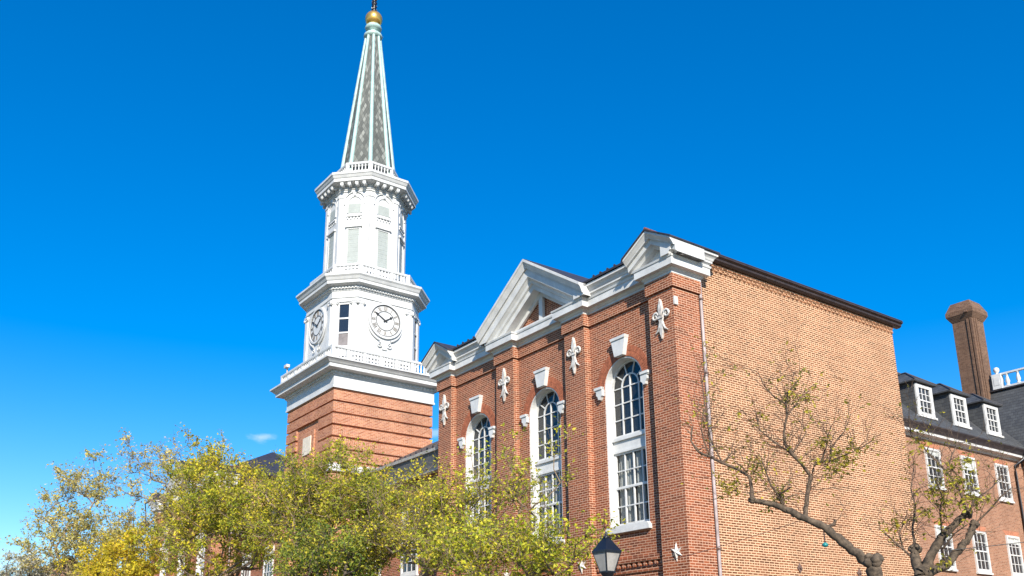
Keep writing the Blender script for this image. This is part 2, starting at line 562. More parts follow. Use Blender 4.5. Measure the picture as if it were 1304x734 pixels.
M['grey_paint'] = plain_mat('grey_paint', (0.12, 0.125, 0.135), 0.5, 0.1, 2.0, streak=0.15)
M['louvre'] = plain_mat('pale_grey_louvre', (0.34, 0.37, 0.35), 0.6, 0.06, 3.0)
M['slate'] = slate_mat('slate', (0.030, 0.032, 0.036), (0.065, 0.068, 0.07))
M['roof_metal'] = plain_mat('dark_roof_metal', (0.045, 0.04, 0.045), 0.5, 0.25, 3.0)
M['gutter'] = plain_mat('brown_gutter', (0.05, 0.034, 0.03), 0.45, 0.25, 4.0)
M['copper'] = plain_mat('brown_copper', (0.22, 0.085, 0.06), 0.55, 0.3, 4.0)
M['pipe'] = plain_mat('downspout_paint', (0.40, 0.33, 0.32), 0.5, 0.2, 3.0, streak=0.3)
M['black_metal'] = plain_mat('black_metal', (0.012, 0.013, 0.018), 0.35, 0.2, 6.0, spec=0.5)
M['lamp_glass'] = plain_mat('frosted_lamp_glass', (0.36, 0.34, 0.31), 0.35, 0.15, 6.0)
M['clock_mark'] = plain_mat('clock_black', (0.03, 0.03, 0.03), 0.5, 0.1)
M['clock_ring'] = plain_mat('clock_grey', (0.09, 0.09, 0.09), 0.5, 0.1)
M['clock_bronze'] = plain_mat('clock_numeral_bronze', (0.22, 0.19, 0.16), 0.5, 0.1)
M['gold'] = plain_mat('gilded_ball', (0.78, 0.46, 0.12), 0.33, 0.08, 5.0, metallic=0.75)
M['rib'] = plain_mat('verdigris_rib', (0.38, 0.53, 0.50), 0.5, 0.14, 3.0, streak=0.15)
M['spire'] = spire_mat('spire_slate')
M['stone'] = plain_mat('plaque_stone', (0.70, 0.62, 0.50), 0.7, 0.1, 5.0)
M['glass'] = glass_mat('window_glass')
M['glass_grey'] = glass_mat('lower_window_glass', (0.03, 0.032, 0.034), 0.82)
M['glass_small'] = glass_mat('sash_glass', (0.02, 0.025, 0.032), 0.1)
M['dark'] = plain_mat('dark_interior', (0.02, 0.02, 0.022), 0.9, 0.1)
M['curtain'] = plain_mat('grey_curtain', (0.55, 0.57, 0.54), 0.9, 0.2, 3.0)
M['shade'] = plain_mat('roller_shade', (0.22, 0.2, 0.2), 0.9, 0.15, 3.0)
M['concrete'] = plain_mat('concrete_paving', (0.17, 0.15, 0.13), 0.9, 0.2, 1.2)
M['asphalt'] = plain_mat('asphalt', (0.05, 0.05, 0.052), 0.9, 0.25, 3.0)
M['kerb'] = plain_mat('granite_kerb', (0.33, 0.32, 0.31), 0.8, 0.2, 4.0)
M['soil'] = plain_mat('grassy_ground', (0.06, 0.065, 0.03), 0.95, 0.3, 1.5)
M['paint_yellow'] = plain_mat('road_paint', (0.62, 0.45, 0.06), 0.7, 0.2, 5.0)
M['bark'] = plain_mat('bark', (0.15, 0.12, 0.09), 0.9, 0.35, 9.0, dirt=(0.035, 0.028, 0.022))
M['bark_pale'] = plain_mat('grey_bark', (0.12, 0.088, 0.06), 0.9, 0.35, 12.0, dirt=(0.02, 0.016, 0.012))
M['bark_branch'] = plain_mat('branch_bark', (0.13, 0.09, 0.06), 0.9, 0.3, 14.0, dirt=(0.03, 0.022, 0.018))
M['twig'] = plain_mat('twig_bark', (0.15, 0.095, 0.06), 0.9, 0.25, 8.0)
M['teal'] = plain_mat('teal_glass', (0.02, 0.22, 0.22), 0.3, 0.1)
M['iron'] = plain_mat('rusty_iron', (0.16, 0.1, 0.08), 0.7, 0.3, 9.0)

# ------------------------------------------------------------------ ground
b = MB(); b.box(-1500, 1500, -1500, 1500, -0.30, -0.004)
tag(b.build('ground', M['soil']), kind='structure')
b = MB(); b.box(-220, 60, -19.5, -10.2, -0.2, 0.0)
tag(b.build('road', M['asphalt']), kind='structure')
b = MB(); b.box(-220, 60, -10.0, 0.6, -0.2, 0.13)
tag(b.build('pavement', M['concrete']), kind='structure')
b = MB(); b.box(-220, 60, -10.2, -10.0, -0.2, 0.14)
tag(b.build('kerb', M['kerb']), kind='structure')
b = MB(); b.box(-220, 60, -14.86, -14.74, -0.1, 0.004); b.box(-220, 60, -15.06, -14.94, -0.1, 0.004)
tag(b.build('road_marking', M['paint_yellow']), kind='structure')
b = MB(); b.box(-0.1, 26, 0.6, 29.2, -0.2, 0.12)
tag(b.build('courtyard', M['concrete']), kind='structure')


# ------------------------------------------------------------------ pavilion
def arch_pts(r, z0, zs, n=24):
    return [(-r, z0)] + [(r * math.cos(PI - PI * i / n), zs + r * math.sin(PI - PI * i / n)) for i in range(n + 1)] + [(r, z0)]


def arched_window(root, cx, y):
    SP, SILL = 9.74, 5.50
    c, nrm = (cx, y, 0), (0, -1, 0)
    w = WB(c, nrm)
    w.wstrip(arch_pts(0.83, SILL, SP), arch_pts(0.79, SILL, SP), -0.36, -0.012)
    win = w.build('window', M['white'], root)
    s = WB(c, nrm)                                                     # upper sash with its fan of bars
    d0, d1 = -0.325, -0.27
    s.wstrip(arch_pts(0.79, 8.18, SP), arch_pts(0.725, 8.26, SP), d0, d1 + 0.02)
    s.wbox(-0.725, 0.725, d0, d1 + 0.018, 8.18, 8.27)
    bw = 0.021
    for u in (-0.365, 0.365):
        s.wbox(u - bw, u + bw, d0, d1, 8.27, SP)
    s.wbox(-bw, bw, d0, d1, 8.27, SP + 0.365)
    s.wstrip([(p[0], p[1]) for p in arch_pts(0.365 + bw, SP, SP, 16)[1:-1]], [(p[0], p[1]) for p in arch_pts(0.365 - bw, SP, SP, 16)[1:-1]], d0, d1)
    for zz in (8.75, 9.245, SP):
        s.wbox(-0.725, 0.725, d0 + 0.004, d1 - 0.004, zz - bw * 0.8, zz + bw * 0.8)
    for ang in (36, 72, 108, 144):
        a = R(ang)
        p0 = (0.365 * math.cos(a), SP + 0.365 * math.sin(a)); p1 = (0.745 * math.cos(a), SP + 0.745 * math.sin(a))
        nx, nz = -math.sin(a) * bw * 0.8, math.cos(a) * bw * 0.8
        s.wprism([(p0[0] - nx, p0[1] - nz), (p1[0] - nx, p1[1] - nz), (p1[0] + nx, p1[1] + nz), (p0[0] + nx, p0[1] + nz)], d0 + 0.006, d1 - 0.006)
    s.build('sash', M['white'], win)
    t = WB(c, nrm)                                                     # panel between the sashes
    t.wbox(-0.789, 0.789, -0.35, -0.235, 7.80, 8.12)
    t.wbox(-0.789, 0.789, -0.35, -0.17, 8.10, 8.19)
    t.wbox(-0.789, 0.789, -0.35, -0.21, 7.74, 7.81)
    t.build('transom', M['white'], win)
    s = WB(c, nrm)                                                     # lower double-hung pair
    for z0, z1, dd in ((6.66, 7.74, 0.0), (5.56, 6.70, 0.035)):
        a0, a1 = d0 + dd, d1 + dd
        for u in (-0.758, 0.758): s.wbox(u - 0.031, u + 0.031, a0, a1 + 0.01, z0, z1)
        s.wbox(-0.728, 0.728, a0 + 0.002, a1 + 0.012, z0, z0 + 0.07)
        s.wbox(-0.728, 0.728, a0 + 0.002, a1 + 0.008, z1 - 0.05, z1)
        for u in (-0.37, 0.0, 0.37): s.wbox(u - 0.019, u + 0.019, a0, a1, z0 + 0.07, z1 - 0.05)
        zm = (z0 + z1) / 2
        s.wbox(-0.728, 0.728, a0 + 0.004, a1 - 0.004, zm - 0.017, zm + 0.017)
    s.build('sash', M['white'], win)
    g = WB(c, nrm)
    g.wprism(arch_pts(0.745, 8.2, SP), -0.31, -0.305)
    g.build('pane', M['glass'], win)
    g = WB(c, nrm); g.wbox(-0.75, 0.75, -0.31, -0.305, 5.56, 7.76)
    g.build('pane', M['glass_grey'], win)
    k = MB()                                                           # gathered curtains hanging behind the lower panes
    rnd = random.Random(int(cx * 100))
    for u0, u1 in ((-0.76, -0.14), (-0.02, 0.36), (0.50, 0.77)):
        n = 14
        vs, fs = [], []
        for i in range(n + 1):
            u = u0 + (u1 - u0) * i / n
            yy = y + 0.40 + 0.03 * math.sin(i * 2.1) + rnd.uniform(-0.008, 0.008)
            vs += [(cx + u, yy, 5.5), (cx + u * 1.01, yy, 9.2 + rnd.uniform(-0.02, 0.02))]
        for i in range(n): fs.append((2 * i, 2 * i + 2, 2 * i + 3, 2 * i + 1))
        k.add(vs, fs, True)
    k.build('curtain', M['curtain'], win, fix=False)
    q = WB(c, nrm)
    q.wprism([(-0.90, 5.31), (0.90, 5.31), (0.90, 5.42), (0.83, 5.505), (-0.83, 5.505), (-0.90, 5.42)], -0.30, 0.13)
    q.build('sill', M['white'], win)
    q = WB(c, nrm)
    q.wprism([(-0.185, 10.59), (0.185, 10.59), (0.30, 11.10), (-0.30, 11.10)], -0.1, 0.15)
    q.wprism([(-0.305, 11.10), (0.305, 11.10), (0.335, 11.19), (-0.335, 11.19)], -0.1, 0.18)
    q.build('keystone', M['white'], win)
    for sg in (-1, 1):
        q = WB(c, nrm)
        pts = [(0.84, 9.83), (1.15, 9.83), (1.15, 9.73), (1.10, 9.70), (1.11, 9.61), (1.04, 9.54), (1.02, 9.46), (0.95, 9.44), (0.90, 9.52), (0.84, 9.56)]
        q.wprism([(sg * p[0], p[1]) for p in pts], -0.05, 0.11)
        q.wbox(sg * 0.84, sg * 1.17, -0.05, 0.14, 9.76, 9.84)
        q.build('impost', M['white'], win)
    # two rings of voussoir bricks standing 12 mm proud of the wall
    q = WB(c, nrm)
    rnd = random.Random(5)
    for r0_, r1_, nb in ((0.84, 0.995, 38), (1.01, 1.165, 46)):
        for i in range(nb):
            a0 = PI * (i + 0.09) / nb; a1 = PI * (i + 0.91) / nb
            if abs((a0 + a1) / 2 - PI / 2) < 0.24: continue
            q.wprism([(r * math.cos(a), SP + r * math.sin(a)) for r, a in ((r0_, a0), (r1_, a0), (r1_, a1), (r0_, a1))], -0.02, 0.010 + rnd.uniform(0, 0.006))
    q.wstrip(arch_pts(1.17, SP - 0.01, SP)[1:-1], arch_pts(0.835, SP - 0.01, SP)[1:-1], -0.02, 0.004)
    q.build('arch', M['brick_loose'], root)


def wall_panel(mb, cx, x0, x1, y, z0, z1):
    """recessed brick panel between two pilasters with an arched opening"""
    SP, SILL, r = 9.74, 5.42, 0.83
    F = lambda a, b_, c, d: mb.add([(a, y, c), (b_, y, c), (b_, y, d), (a, y, d)], [(0, 1, 2, 3)])
    F(x0, cx - r, z0, z1); F(cx + r, x1, z0, z1); F(cx - r, cx + r, z0, SILL)
    A = arch_pts(r, SILL, SP)
    for p, q in zip(A, A[1:]):
        if abs(p[0] - q[0]) < 1e-6: continue
        mb.add([(cx + p[0], y, p[1]), (cx + q[0], y, q[1]), (cx + q[0], y, z1), (cx + p[0], y, z1)], [(0, 1, 2, 3)])
    for p, q in zip(A, A[1:]):
        mb.add([(cx + p[0], y, p[1]), (cx + q[0], y, q[1]), (cx + q[0], y + 0.35, q[1]), (cx + p[0], y + 0.35, p[1])], [(0, 1, 2, 3)])


def spiral(cx, cz, r0_, r1_, a0, turns, n=22):
    return [(cx + (r0_ + (r1_ - r0_) * t / n) * math.cos(a0 + turns * 2 * PI * t / n), cz + (r0_ + (r1_ - r0_) * t / n) * math.sin(a0 + turns * 2 * PI * t / n)) for t in range(n + 1)]


def fleur(root, cx, y):
    """white cast fleur-de-lis at the end of a tie rod"""
    z = 11.02
    q = WB((cx, y, 0), (0, -1, 0))
    q.wprism([(-0.03, z + 0.20), (-0.075, z + 0.38), (-0.05, z + 0.52), (0, z + 0.70), (0.05, z + 0.52), (0.075, z + 0.38), (0.03, z + 0.20)], 0.0, 0.09)
    q.wprism([(-0.045, z + 0.26), (0.045, z + 0.26), (0.05, z - 0.1), (0.06, z - 0.30), (0.0, z - 0.50), (-0.06, z - 0.30), (-0.05, z - 0.1)], 0.0, 0.075)
    for sg in (-1, 1):
        pts = [(sg * 0.02, z - 0.12), (sg * 0.06, z + 0.06), (sg * 0.12, z + 0.24)]
        sp = spiral(0.215, z + 0.20, 0.135, 0.03, PI, -1.25)
        pts += [(sg * p[0], p[1]) for p in sp]
        P = [q.pt(p[0], 0.05, p[1]) for p in pts]
        q.tube(P, [0.03] * 3 + [0.04 - 0.012 * i / len(sp) for i in range(len(sp))], 6)
        low = [(sg * 0.03, z + 0.05), (sg * 0.07, z - 0.10), (sg * 0.13, z - 0.22), (sg * 0.24, z - 0.29)]
        q.tube([q.pt(p[0], 0.04, p[1]) for p in low], [0.035, 0.04, 0.036, 0.018], 6)
    q.wbox(-0.10, 0.10, 0.0, 0.10, z + 0.10, z + 0.17)
    return q.build('fleur_de_lis', M['white_metal'], root)


def star_plate(root, cx, y, z):
    q = WB((cx, y, 0), (0, -1, 0))
    n = 6
    ring = []
    for i in range(2 * n):
        a = PI / 2 + PI * i / n
        r = (0.25 if i % 6 == 0 else 0.225) if i % 2 == 0 else 0.085
        ring.append(q.pt(r * math.cos(a), 0.012, z + r * math.sin(a)))
    ctr = q.pt(0, 0.085, z)
    back = [q.pt(q.u.dot(Vector(p) - q.c), -0.01, p[2]) for p in ring]
    v = [ctr] + ring + back
    f = [(0, 1 + i, 1 + (i + 1) % (2 * n)) for i in range(2 * n)]
    f += [(1 + i, 1 + 2 * n + i, 1 + 2 * n + (i + 1) % (2 * n), 1 + (i + 1) % (2 * n)) for i in range(2 * n)]
    q.add(v, f)
    return q.build('star_plate', M['white_metal'], root)


def rake(root, x0, x1, zb, za, prof, clip=12.815, name='raking_cornice', y0=0.0):
    xm = (x0 + x1) / 2
    mb = MB()
    st = [(x0, zb), (xm, za), (x1, zb)]
    k = len(prof)
    v = [(x, y0 - e, z - nv) for x, z in st for nv, e in prof]
    f = []
    for i in range(2):
        for s in range(k):
            s2 = (s + 1) % k
            f.append((i * k + s, (i + 1) * k + s, (i + 1) * k + s2, i * k + s2))
    f += [tuple(range(k)), tuple(range(3 * k - 1, 2 * k - 1, -1))]
    mb.add(v, f)
    return mb.build(name, M['white'], root, clip_z=clip)


def gable_roof(mb, x0, x1, zb, za, y0, y1, t=0.05, lift=0.006):
    xm = (x0 + x1) / 2
    lo, hi = lift, lift + t
    pts = [(x0 - 0.03, zb + lo - 0.015), (xm, za + lo), (x1 + 0.03, zb + lo - 0.015), (x1 + 0.03, zb + hi - 0.015), (xm, za + hi), (x0 - 0.03, zb + hi - 0.015)]
    mb.prism(pts[:2] + pts[4:], 'y', y0, y1)
    mb.prism(pts[1:5], 'y', y0, y1)


PIL = [(-12.50, -11.60), (-8.65, -7.62), (-4.83, -3.86), (-0.97, 0.0)]
REC = 0.22
PATH = [(-12.42, 1.06), (-12.5, 1.06), (-12.5, 0), (-11.6, 0), (-11.6, REC), (-8.65, REC), (-8.65, 0), (-7.62, 0), (-7.62, REC), (-4.83, REC), (-4.83, 0), (-3.86, 0), (-3.86, REC), (-0.97, REC), (-0.97, 0), (0, 0), (0, 1.06), (-0.08, 1.06)]


def make_pavilion():
    root = thing('brick_pavilion', (-6.2, 0, 0), 'nearest red brick pavilion, its tall arched windows beside a blank sunlit side wall', 'building', 'gabled pavilions of the brick hall')
    w = MB()
    for i in range(3):
        cx = (PIL[i][1] + PIL[i + 1][0]) / 2
        wall_panel(w, cx, PIL[i][1], PIL[i + 1][0], REC, 0, 12.6)
    w.build('wall', M['brick_front'], root)
    w = MB()
    w.box(-0.5, -0.08, 1.06, 11.23, 0, 13.17)
    for k, (z0, z1, e) in enumerate(((13.0, 13.07, 0.025), (13.07, 13.165, 0.055))):
        w.box(-0.2, -0.08 + e, 1.30, 11.23, z0, z1)
    w.build('wall', M['brick_side'], root)
    w = MB()
    y = 1.5
    while y < 11.2:
        w.box(-0.2, -0.045, y, y + 0.105, 12.93, 12.997); y += 0.214
    w.box(-0.2, -0.075, 1.5, 11.2, 12.92, 12.999)
    w.build('dentil_course', M['brick_side'], root)
    w = MB()
    w.box(-12.42, -12.0, 1.06, 11.23, 0, 13.17); w.box(-12.0, -0.5, 10.8, 11.23, 0, 13.17)
    w.build('wall', M['brick_brown'], root)
    for i, (x0, x1) in enumerate(PIL):
        w = MB()
        w.box(x0, x1, 0, 1.06 if i in (0, 3) else 0.5, 0, 12.42)
        w.build('pilaster', M['brick_front'], root)
    # brick belt under the cornice, following every pilaster
    w = MB()
    w.sweep(PATH, [(-0.1, 11.97), (0.065, 11.97), (0.065, 12.40), (-0.1, 12.40)])
    w.build('belt_course', M['brick_front'], root)
    # toothed brick course low in each bay
    w = MB()
    for i in range(3):
        x = PIL[i][1] + 0.06
        while x < PIL[i + 1][0] - 0.1:
            w.box(x, x + 0.11, REC - 0.075, REC + 0.1, 4.30, 4.43); x += 0.215
        w.box(PIL[i][1] + 0.01, PIL[i + 1][0] - 0.01, REC - 0.10, REC + 0.1, 4.432, 4.57)
        w.box(PIL[i][1] + 0.01, PIL[i + 1][0] - 0.01, REC - 0.045, REC + 0.1, 4.15, 4.23)
    w.build('dentil_course', M['brick_front'], root)
    for i in range(3):
        arched_window(root, (PIL[i][1] + PIL[i + 1][0]) / 2, REC)
    # cornice
    low = [(-0.05, 12.36), (0.075, 12.36), (0.075, 12.42), (0.11, 12.45), (0.14, 12.51), (0.27, 12.52), (0.27, 12.73), (0.295, 12.745), (0.31, 12.80), (-0.05, 12.83)]
    c = MB(); c.sweep(PATH, low)
    cor = c.build('cornice', M['white'], root)
    up = [(-0.05, 12.80), (0.24, 12.80), (0.27, 12.86), (0.33, 12.895), (0.33, 12.95), (0.35, 12.97), (0.375, 13.03), (0.43, 13.09), (0.46, 13.10), (0.46, 13.185), (-0.05, 13.2)]
    for pth in ([(-11.6, -0.15), (-11.6, REC), (-8.65, REC), (-8.65, 0)], [(-3.86, -0.36), (-3.86, REC), (-0.97, REC), (-0.97, 0)], [(0, -0.36), (0, 1.06), (-0.08, 1.06)], [(-12.42, 1.06), (-12.5, 1.06), (-12.5, 0)]):
        c = MB(); c.sweep(pth, up)
        c.build('crown_moulding', M['white'], cor)
    # gables
    big = [(0, -0.9), (0, 0.55), (0.09, 0.55), (0.12, 0.515), (0.27, 0.44), (0.31, 0.425), (0.31, 0.37), (0.60, 0.345), (0.62, 0.30), (0.70, 0.22), (0.80, 0.19), (0.83, 0.12), (1.0, 0.09), (1.0, -0.9)]
    sml = [(0, -0.9), (0, 0.50), (0.06, 0.50), (0.08, 0.47), (0.17, 0.39), (0.20, 0.38), (0.20, 0.31), (0.36, 0.29), (0.38, 0.20), (0.46, 0.14), (0.46, -0.9)]
    XB0, XB1, ZB, ZA = -9.17, -3.40, 13.18, 15.06
    rake(root, XB0, XB1, ZB, ZA, big)
    xm = (XB0 + XB1) / 2
    sl = (ZA - ZB) / (xm - XB0)
    q = WB((xm, 0.24, 0), (0, -1, 0))
    ztop = ZA - 1.0
    hb = (ztop + 0.02 - 12.83) / sl
    inn = (ztop - 0.17 - 12.83) / sl
    q.wstrip([(-hb, 12.83), (0, ztop + 0.02), (hb, 12.83)], [(-inn, 12.83), (0, ztop - 0.17), (inn, 12.83)], -0.06, 0.03)
    q.wbox(-0.10, 0.10, -0.06, 0.045, 12.83, ztop - 0.12)
    tf = q.build('tympanum_frame', M['white'], root)
    q = WB((xm, 0.34, 0), (0, -1, 0))
    q.wprism([(-hb, 12.83), (hb, 12.83), (0, ztop + 0.02)], -0.1, 0.0)
    q.build('tympanum', M['brick_front'], root)
    q = WB((xm, 0.0, 0), (0, -1, 0)); q.wbox(-hb - 0.4, hb + 0.4, -0.25, 0.02, 12.80, 12.90)
    q.build('ledge', M['white'], root)
    r = MB(); gable_roof(r, XB0 + 0.06, XB1 - 0.06, ZB + 0.02, ZA - 0.01, -0.46, 4.2, t=0.03)
    SG = ((-12.98, -11.12), (-1.45, 0.48))
    for x0, x1 in SG:
        rake(root, x0, x1, 13.19, 13.74, sml)
        q = WB(((x0 + x1) / 2, 0.04, 0), (0, -1, 0))
        q.wprism([(-0.9, 12.83), (0.9, 12.83), (0.9, 13.0), (0, 13.5), (-0.9, 13.0)], -0.08, 0.0)
        q.build('tympanum', M['white'], root)
        gable_roof(r, x0, x1, 13.19, 13.74, -0.53, 1.56)
    # hipped main roof, stepped back behind the gables; eave strips over the outer bays
    ex0, ex1, ey0, ey1, ez = -12.72, 0.18, 0.75, 11.55, 13.66
    rz = ez + 5.0 * 0.53
    ym = 5.65
    zs = 13.21
    r.add([(ex0, ey0, 13.0), (ex1 - 0.4, ey0, 13.0), (ex1 - 0.4, ey0, ez), (ex0, ey0, ez), (ex0 + 5.9, ym, rz), (ex1 - 5.9, ym, rz), (ex1, 1.52, 13.40), (ex1, ey1, 13.40), (ex0, ey1, 13.40)],
          [(3, 2, 5, 4), (2, 6, 7, 5), (7, 8, 4, 5), (8, 3, 4), (0, 1, 2, 3), (1, 6, 2)])
    for xa, xb in ((-11.45, -8.9), (-3.6, -1.2)):
        r.prism([(-0.29, 13.205), (0.85, 13.66), (0.85, 13.75), (-0.29, 13.275)], 'x', xa, xb)
    r.prism([(0.19, 13.385), (0.19, 13.41), (-0.7, 13.87), (-0.7, 13.385)], 'y', 1.53, 11.55)
    ey0 = -0.28
    roof = r.build('roof', M['roof_metal'], root)
    r = MB()
    r.tube([(-0.485, -0.5, 13.82), (-0.485, 1.5, 13.82)], 0.045, 6)
    r.build('ridge_cap', M['copper'], roof)
    # snow guards along the eaves of the outer bays
    for xa, xb in ((-11.0, -9.2), (-3.2, -1.6)):
        n = 5
        for i in range(n):
            x = xa + (xb - xa) * (i + 0.5) / n
            s = MB()
            s.prism([(x - 0.025, 13.28), (x + 0.025, 13.28), (x + 0.04, 13.33), (x, 13.37), (x - 0.04, 13.33)], 'y', ey0 + 0.02, ey0 + 0.08)
            s.build('snow_guard', M['roof_metal'], roof)
    # gutter of the side wall
    g = MB()
    g.prism([(-0.08, 13.17), (0.06, 13.17), (0.12, 13.22), (0.13, 13.28), (0.20, 13.32), (0.20, 13.37), (-0.08, 13.38)], 'y', 1.50, 11.55)
    gb = MB()
    vv = [(p[0], p[1], p[2]) for p in g.v]
    g.build('gutter', M['gutter'], root)
    # downspout at the corner of the pier
    p = MB()
    p.tube([(0.02, 1.13, 12.40), (0.02, 1.13, 8.2), (0.02, 1.13, 0.2)], 0.048, 10)
    pipe = p.build('downspout', M['pipe'], root)
    for z in (9.55, 7.1, 4.6, 2.2, 11.8):
        p = MB(); p.box(-0.07, 0.075, 1.07, 1.19, z, z + 0.05)
        p.build('strap', M['iron'], pipe)
    for x0, x1 in PIL:
        fleur(root, (x0 + x1) / 2 + 0.02, 0.0)
        star_plate(root, (x0 + x1) / 2 + 0.05, 0.0, 4.52)
    s = MB(); s.box(0.0, 0.05, 0.0, 0.14, 11.42, 11.66)
    s.build('wall_plate', M['white_metal'], root)
    for y in (4.66, 7.58):
        s = WB((-0.08, y, 0), (1, 0, 0))
        s.wprism([(0, 4.17), (0.12, 4.31), (0, 4.45), (-0.12, 4.31)], -0.02, 0.03)
        s.wprism([(0, 4.27), (0.035, 4.31), (0, 4.35), (-0.035, 4.31)], 0.02, 0.07)
        s.build('diamond_plate', M['iron'], root)
    return root


pav = make_pavilion()
pav2 = copy_tree(pav, None, (-38.0, 0, 0))
pav2['label'] = 'far red brick pavilion mostly hidden by yellow trees left of the clock tower'


# ------------------------------------------------------------------ low wings on both sides of the tower
def sash_window(root, c, nrm, w, z0, z1, cols=3, rows=3, glass='glass_small', name='window', white='white', sill=True, blind=0.0):
    """white double-hung window with its panes; c on the wall face"""
    q = WB(c, nrm)
    t = 0.10
    h = w / 2
    q.wstrip([(-h, z0), (-h, z1), (h, z1), (h, z0)], [(-h + t, z0 + t), (-h + t, z1 - t), (h - t, z1 - t), (h - t, z0 + t)], -0.02, 0.075, closed=True)
    fr = q.build(name, M[white], root)
    q = WB(c, nrm)
    zm = (z0 + z1) / 2
    for a, b_, dd in ((zm, z1 - t, 0.0), (z0 + t, zm + 0.03, 0.025)):
        d0, d1 = 0.006 + dd * 0.6, 0.04 + dd * 0.6
        q.wbox(-h + t, h - t, d0, d1, a, a + 0.05); q.wbox(-h + t, h - t, d0, d1, b_ - 0.04, b_)
        for i in range(1, cols):
            u = -h + t + (w - 2 * t) * i / cols
            q.wbox(u - 0.015, u + 0.015, d0 + 0.004, d1 - 0.004, a + 0.05, b_ - 0.04)
        for j in range(1, rows):
            zz = a + (b_ - a) * j / rows
            q.wbox(-h + t, h - t, d0 + 0.008, d1 - 0.008, zz - 0.013, zz + 0.013)
    q.build('sash', M[white], fr)
    q = WB(c, nrm); q.wbox(-h + t, h - t, -0.02, 0.009, z0 + t, z1 - t)
    q.build('pane', M[glass], fr)
    if blind > 0:
        q = WB(c, nrm); q.wbox(-h + t, h - t, -0.02, 0.0115, z1 - t - blind * (z1 - z0), z1 - t)
        q.build('blind', M['curtain'], fr)
    if sill:
        q = WB(c, nrm); q.wbox(-h - 0.05, h + 0.05, -0.05, 0.11, z0 - 0.08, z0 + 0.002)
        q.build('sill', M[white], fr)
    return fr


def low_wing(x0, x1, label):
    xm = (x0 + x1) / 2
    root = thing('connecting_wing', (xm, 1.6, 0), label, 'building', 'low slate roofed wings beside the tower')
    w = MB(); w.box(x0, x1, 1.6, 10.5, 0, 9.7)
    w.build('wall', M['brick_front'], root)
    c = MB()
    c.prism([(1.65, 9.42), (1.28, 9.42), (1.24, 9.52), (1.20, 9.53), (1.16, 9.58), (1.65, 9.60)], 'x', x0, x1)
    c.build('cornice', M['white'], root)
    c = MB()
    c.prism([(1.65, 9.60), (1.20, 9.60), (1.14, 9.80), (1.05, 10.12), (1.65, 10.2)], 'x', x0, x1)
    c.build('fascia', M['grey_paint'], root)
    c = MB()
    c.prism([(1.10, 10.125), (0.98, 10.125), (0.94, 10.23), (1.0, 10.23), (1.03, 10.18), (1.10, 10.18)], 'x', x0, x1)
    c.build('gutter', M['white_metal'], root)
    r = MB()
    r.prism([(1.06, 10.13), (5.6, 12.62), (10.8, 10.1)], 'x', x0, x1)
    roof = r.build('roof', M['slate'], root)
    n = int((x1 - x0) / 0.45)
    for i in range(n):
        x = x0 + (x1 - x0) * (i + 0.5) / n
        s = MB(); s.prism([(x - 0.03, 10.42), (x + 0.03, 10.42), (x + 0.05, 10.52), (x, 10.6), (x - 0.05, 10.52)], 'y', 1.5, 1.54)
        s.build('snow_guard', M['roof_metal'], roof)
    k = 3
    for i in range(k):
        cx = x0 + (x1 - x0) * (i + 0.5) / k
        sash_window(root, (cx, 1.6, 0), (0, -1, 0), 1.35, 5.4, 8.3, 3, 3, blind=0.3)
    return root


low_wing(-22.05, -12.43, 'low brick wing with a grey gutter fascia between the clock tower and the nearer pavilion')
low_wing(-37.93, -27.72, 'low brick wing hidden in trees on the left side of the clock tower')


# ------------------------------------------------------------------ clock tower
TX, TY = -24.87, 2.80


def chamf(B, c, cx=TX, cy=TY):
    h = B / 2
    return [(cx + h, cy - h + c), (cx + h, cy + h - c), (cx + h - c, cy + h), (cx - h + c, cy + h), (cx - h, cy + h - c), (cx - h, cy - h + c), (cx - h + c, cy - h), (cx + h - c, cy - h)]


def octo(Rr, cx=TX, cy=TY):
    return [(cx + Rr * math.cos(R(22.5 + 45 * k - 45)), cy + Rr * math.sin(R(22.5 + 45 * k - 45))) for k in range(8)]


def sq(B, cx=TX, cy=TY):
    h = B / 2
    return [(cx + h, cy - h), (cx + h, cy + h), (cx - h, cy + h), (cx - h, cy - h)]


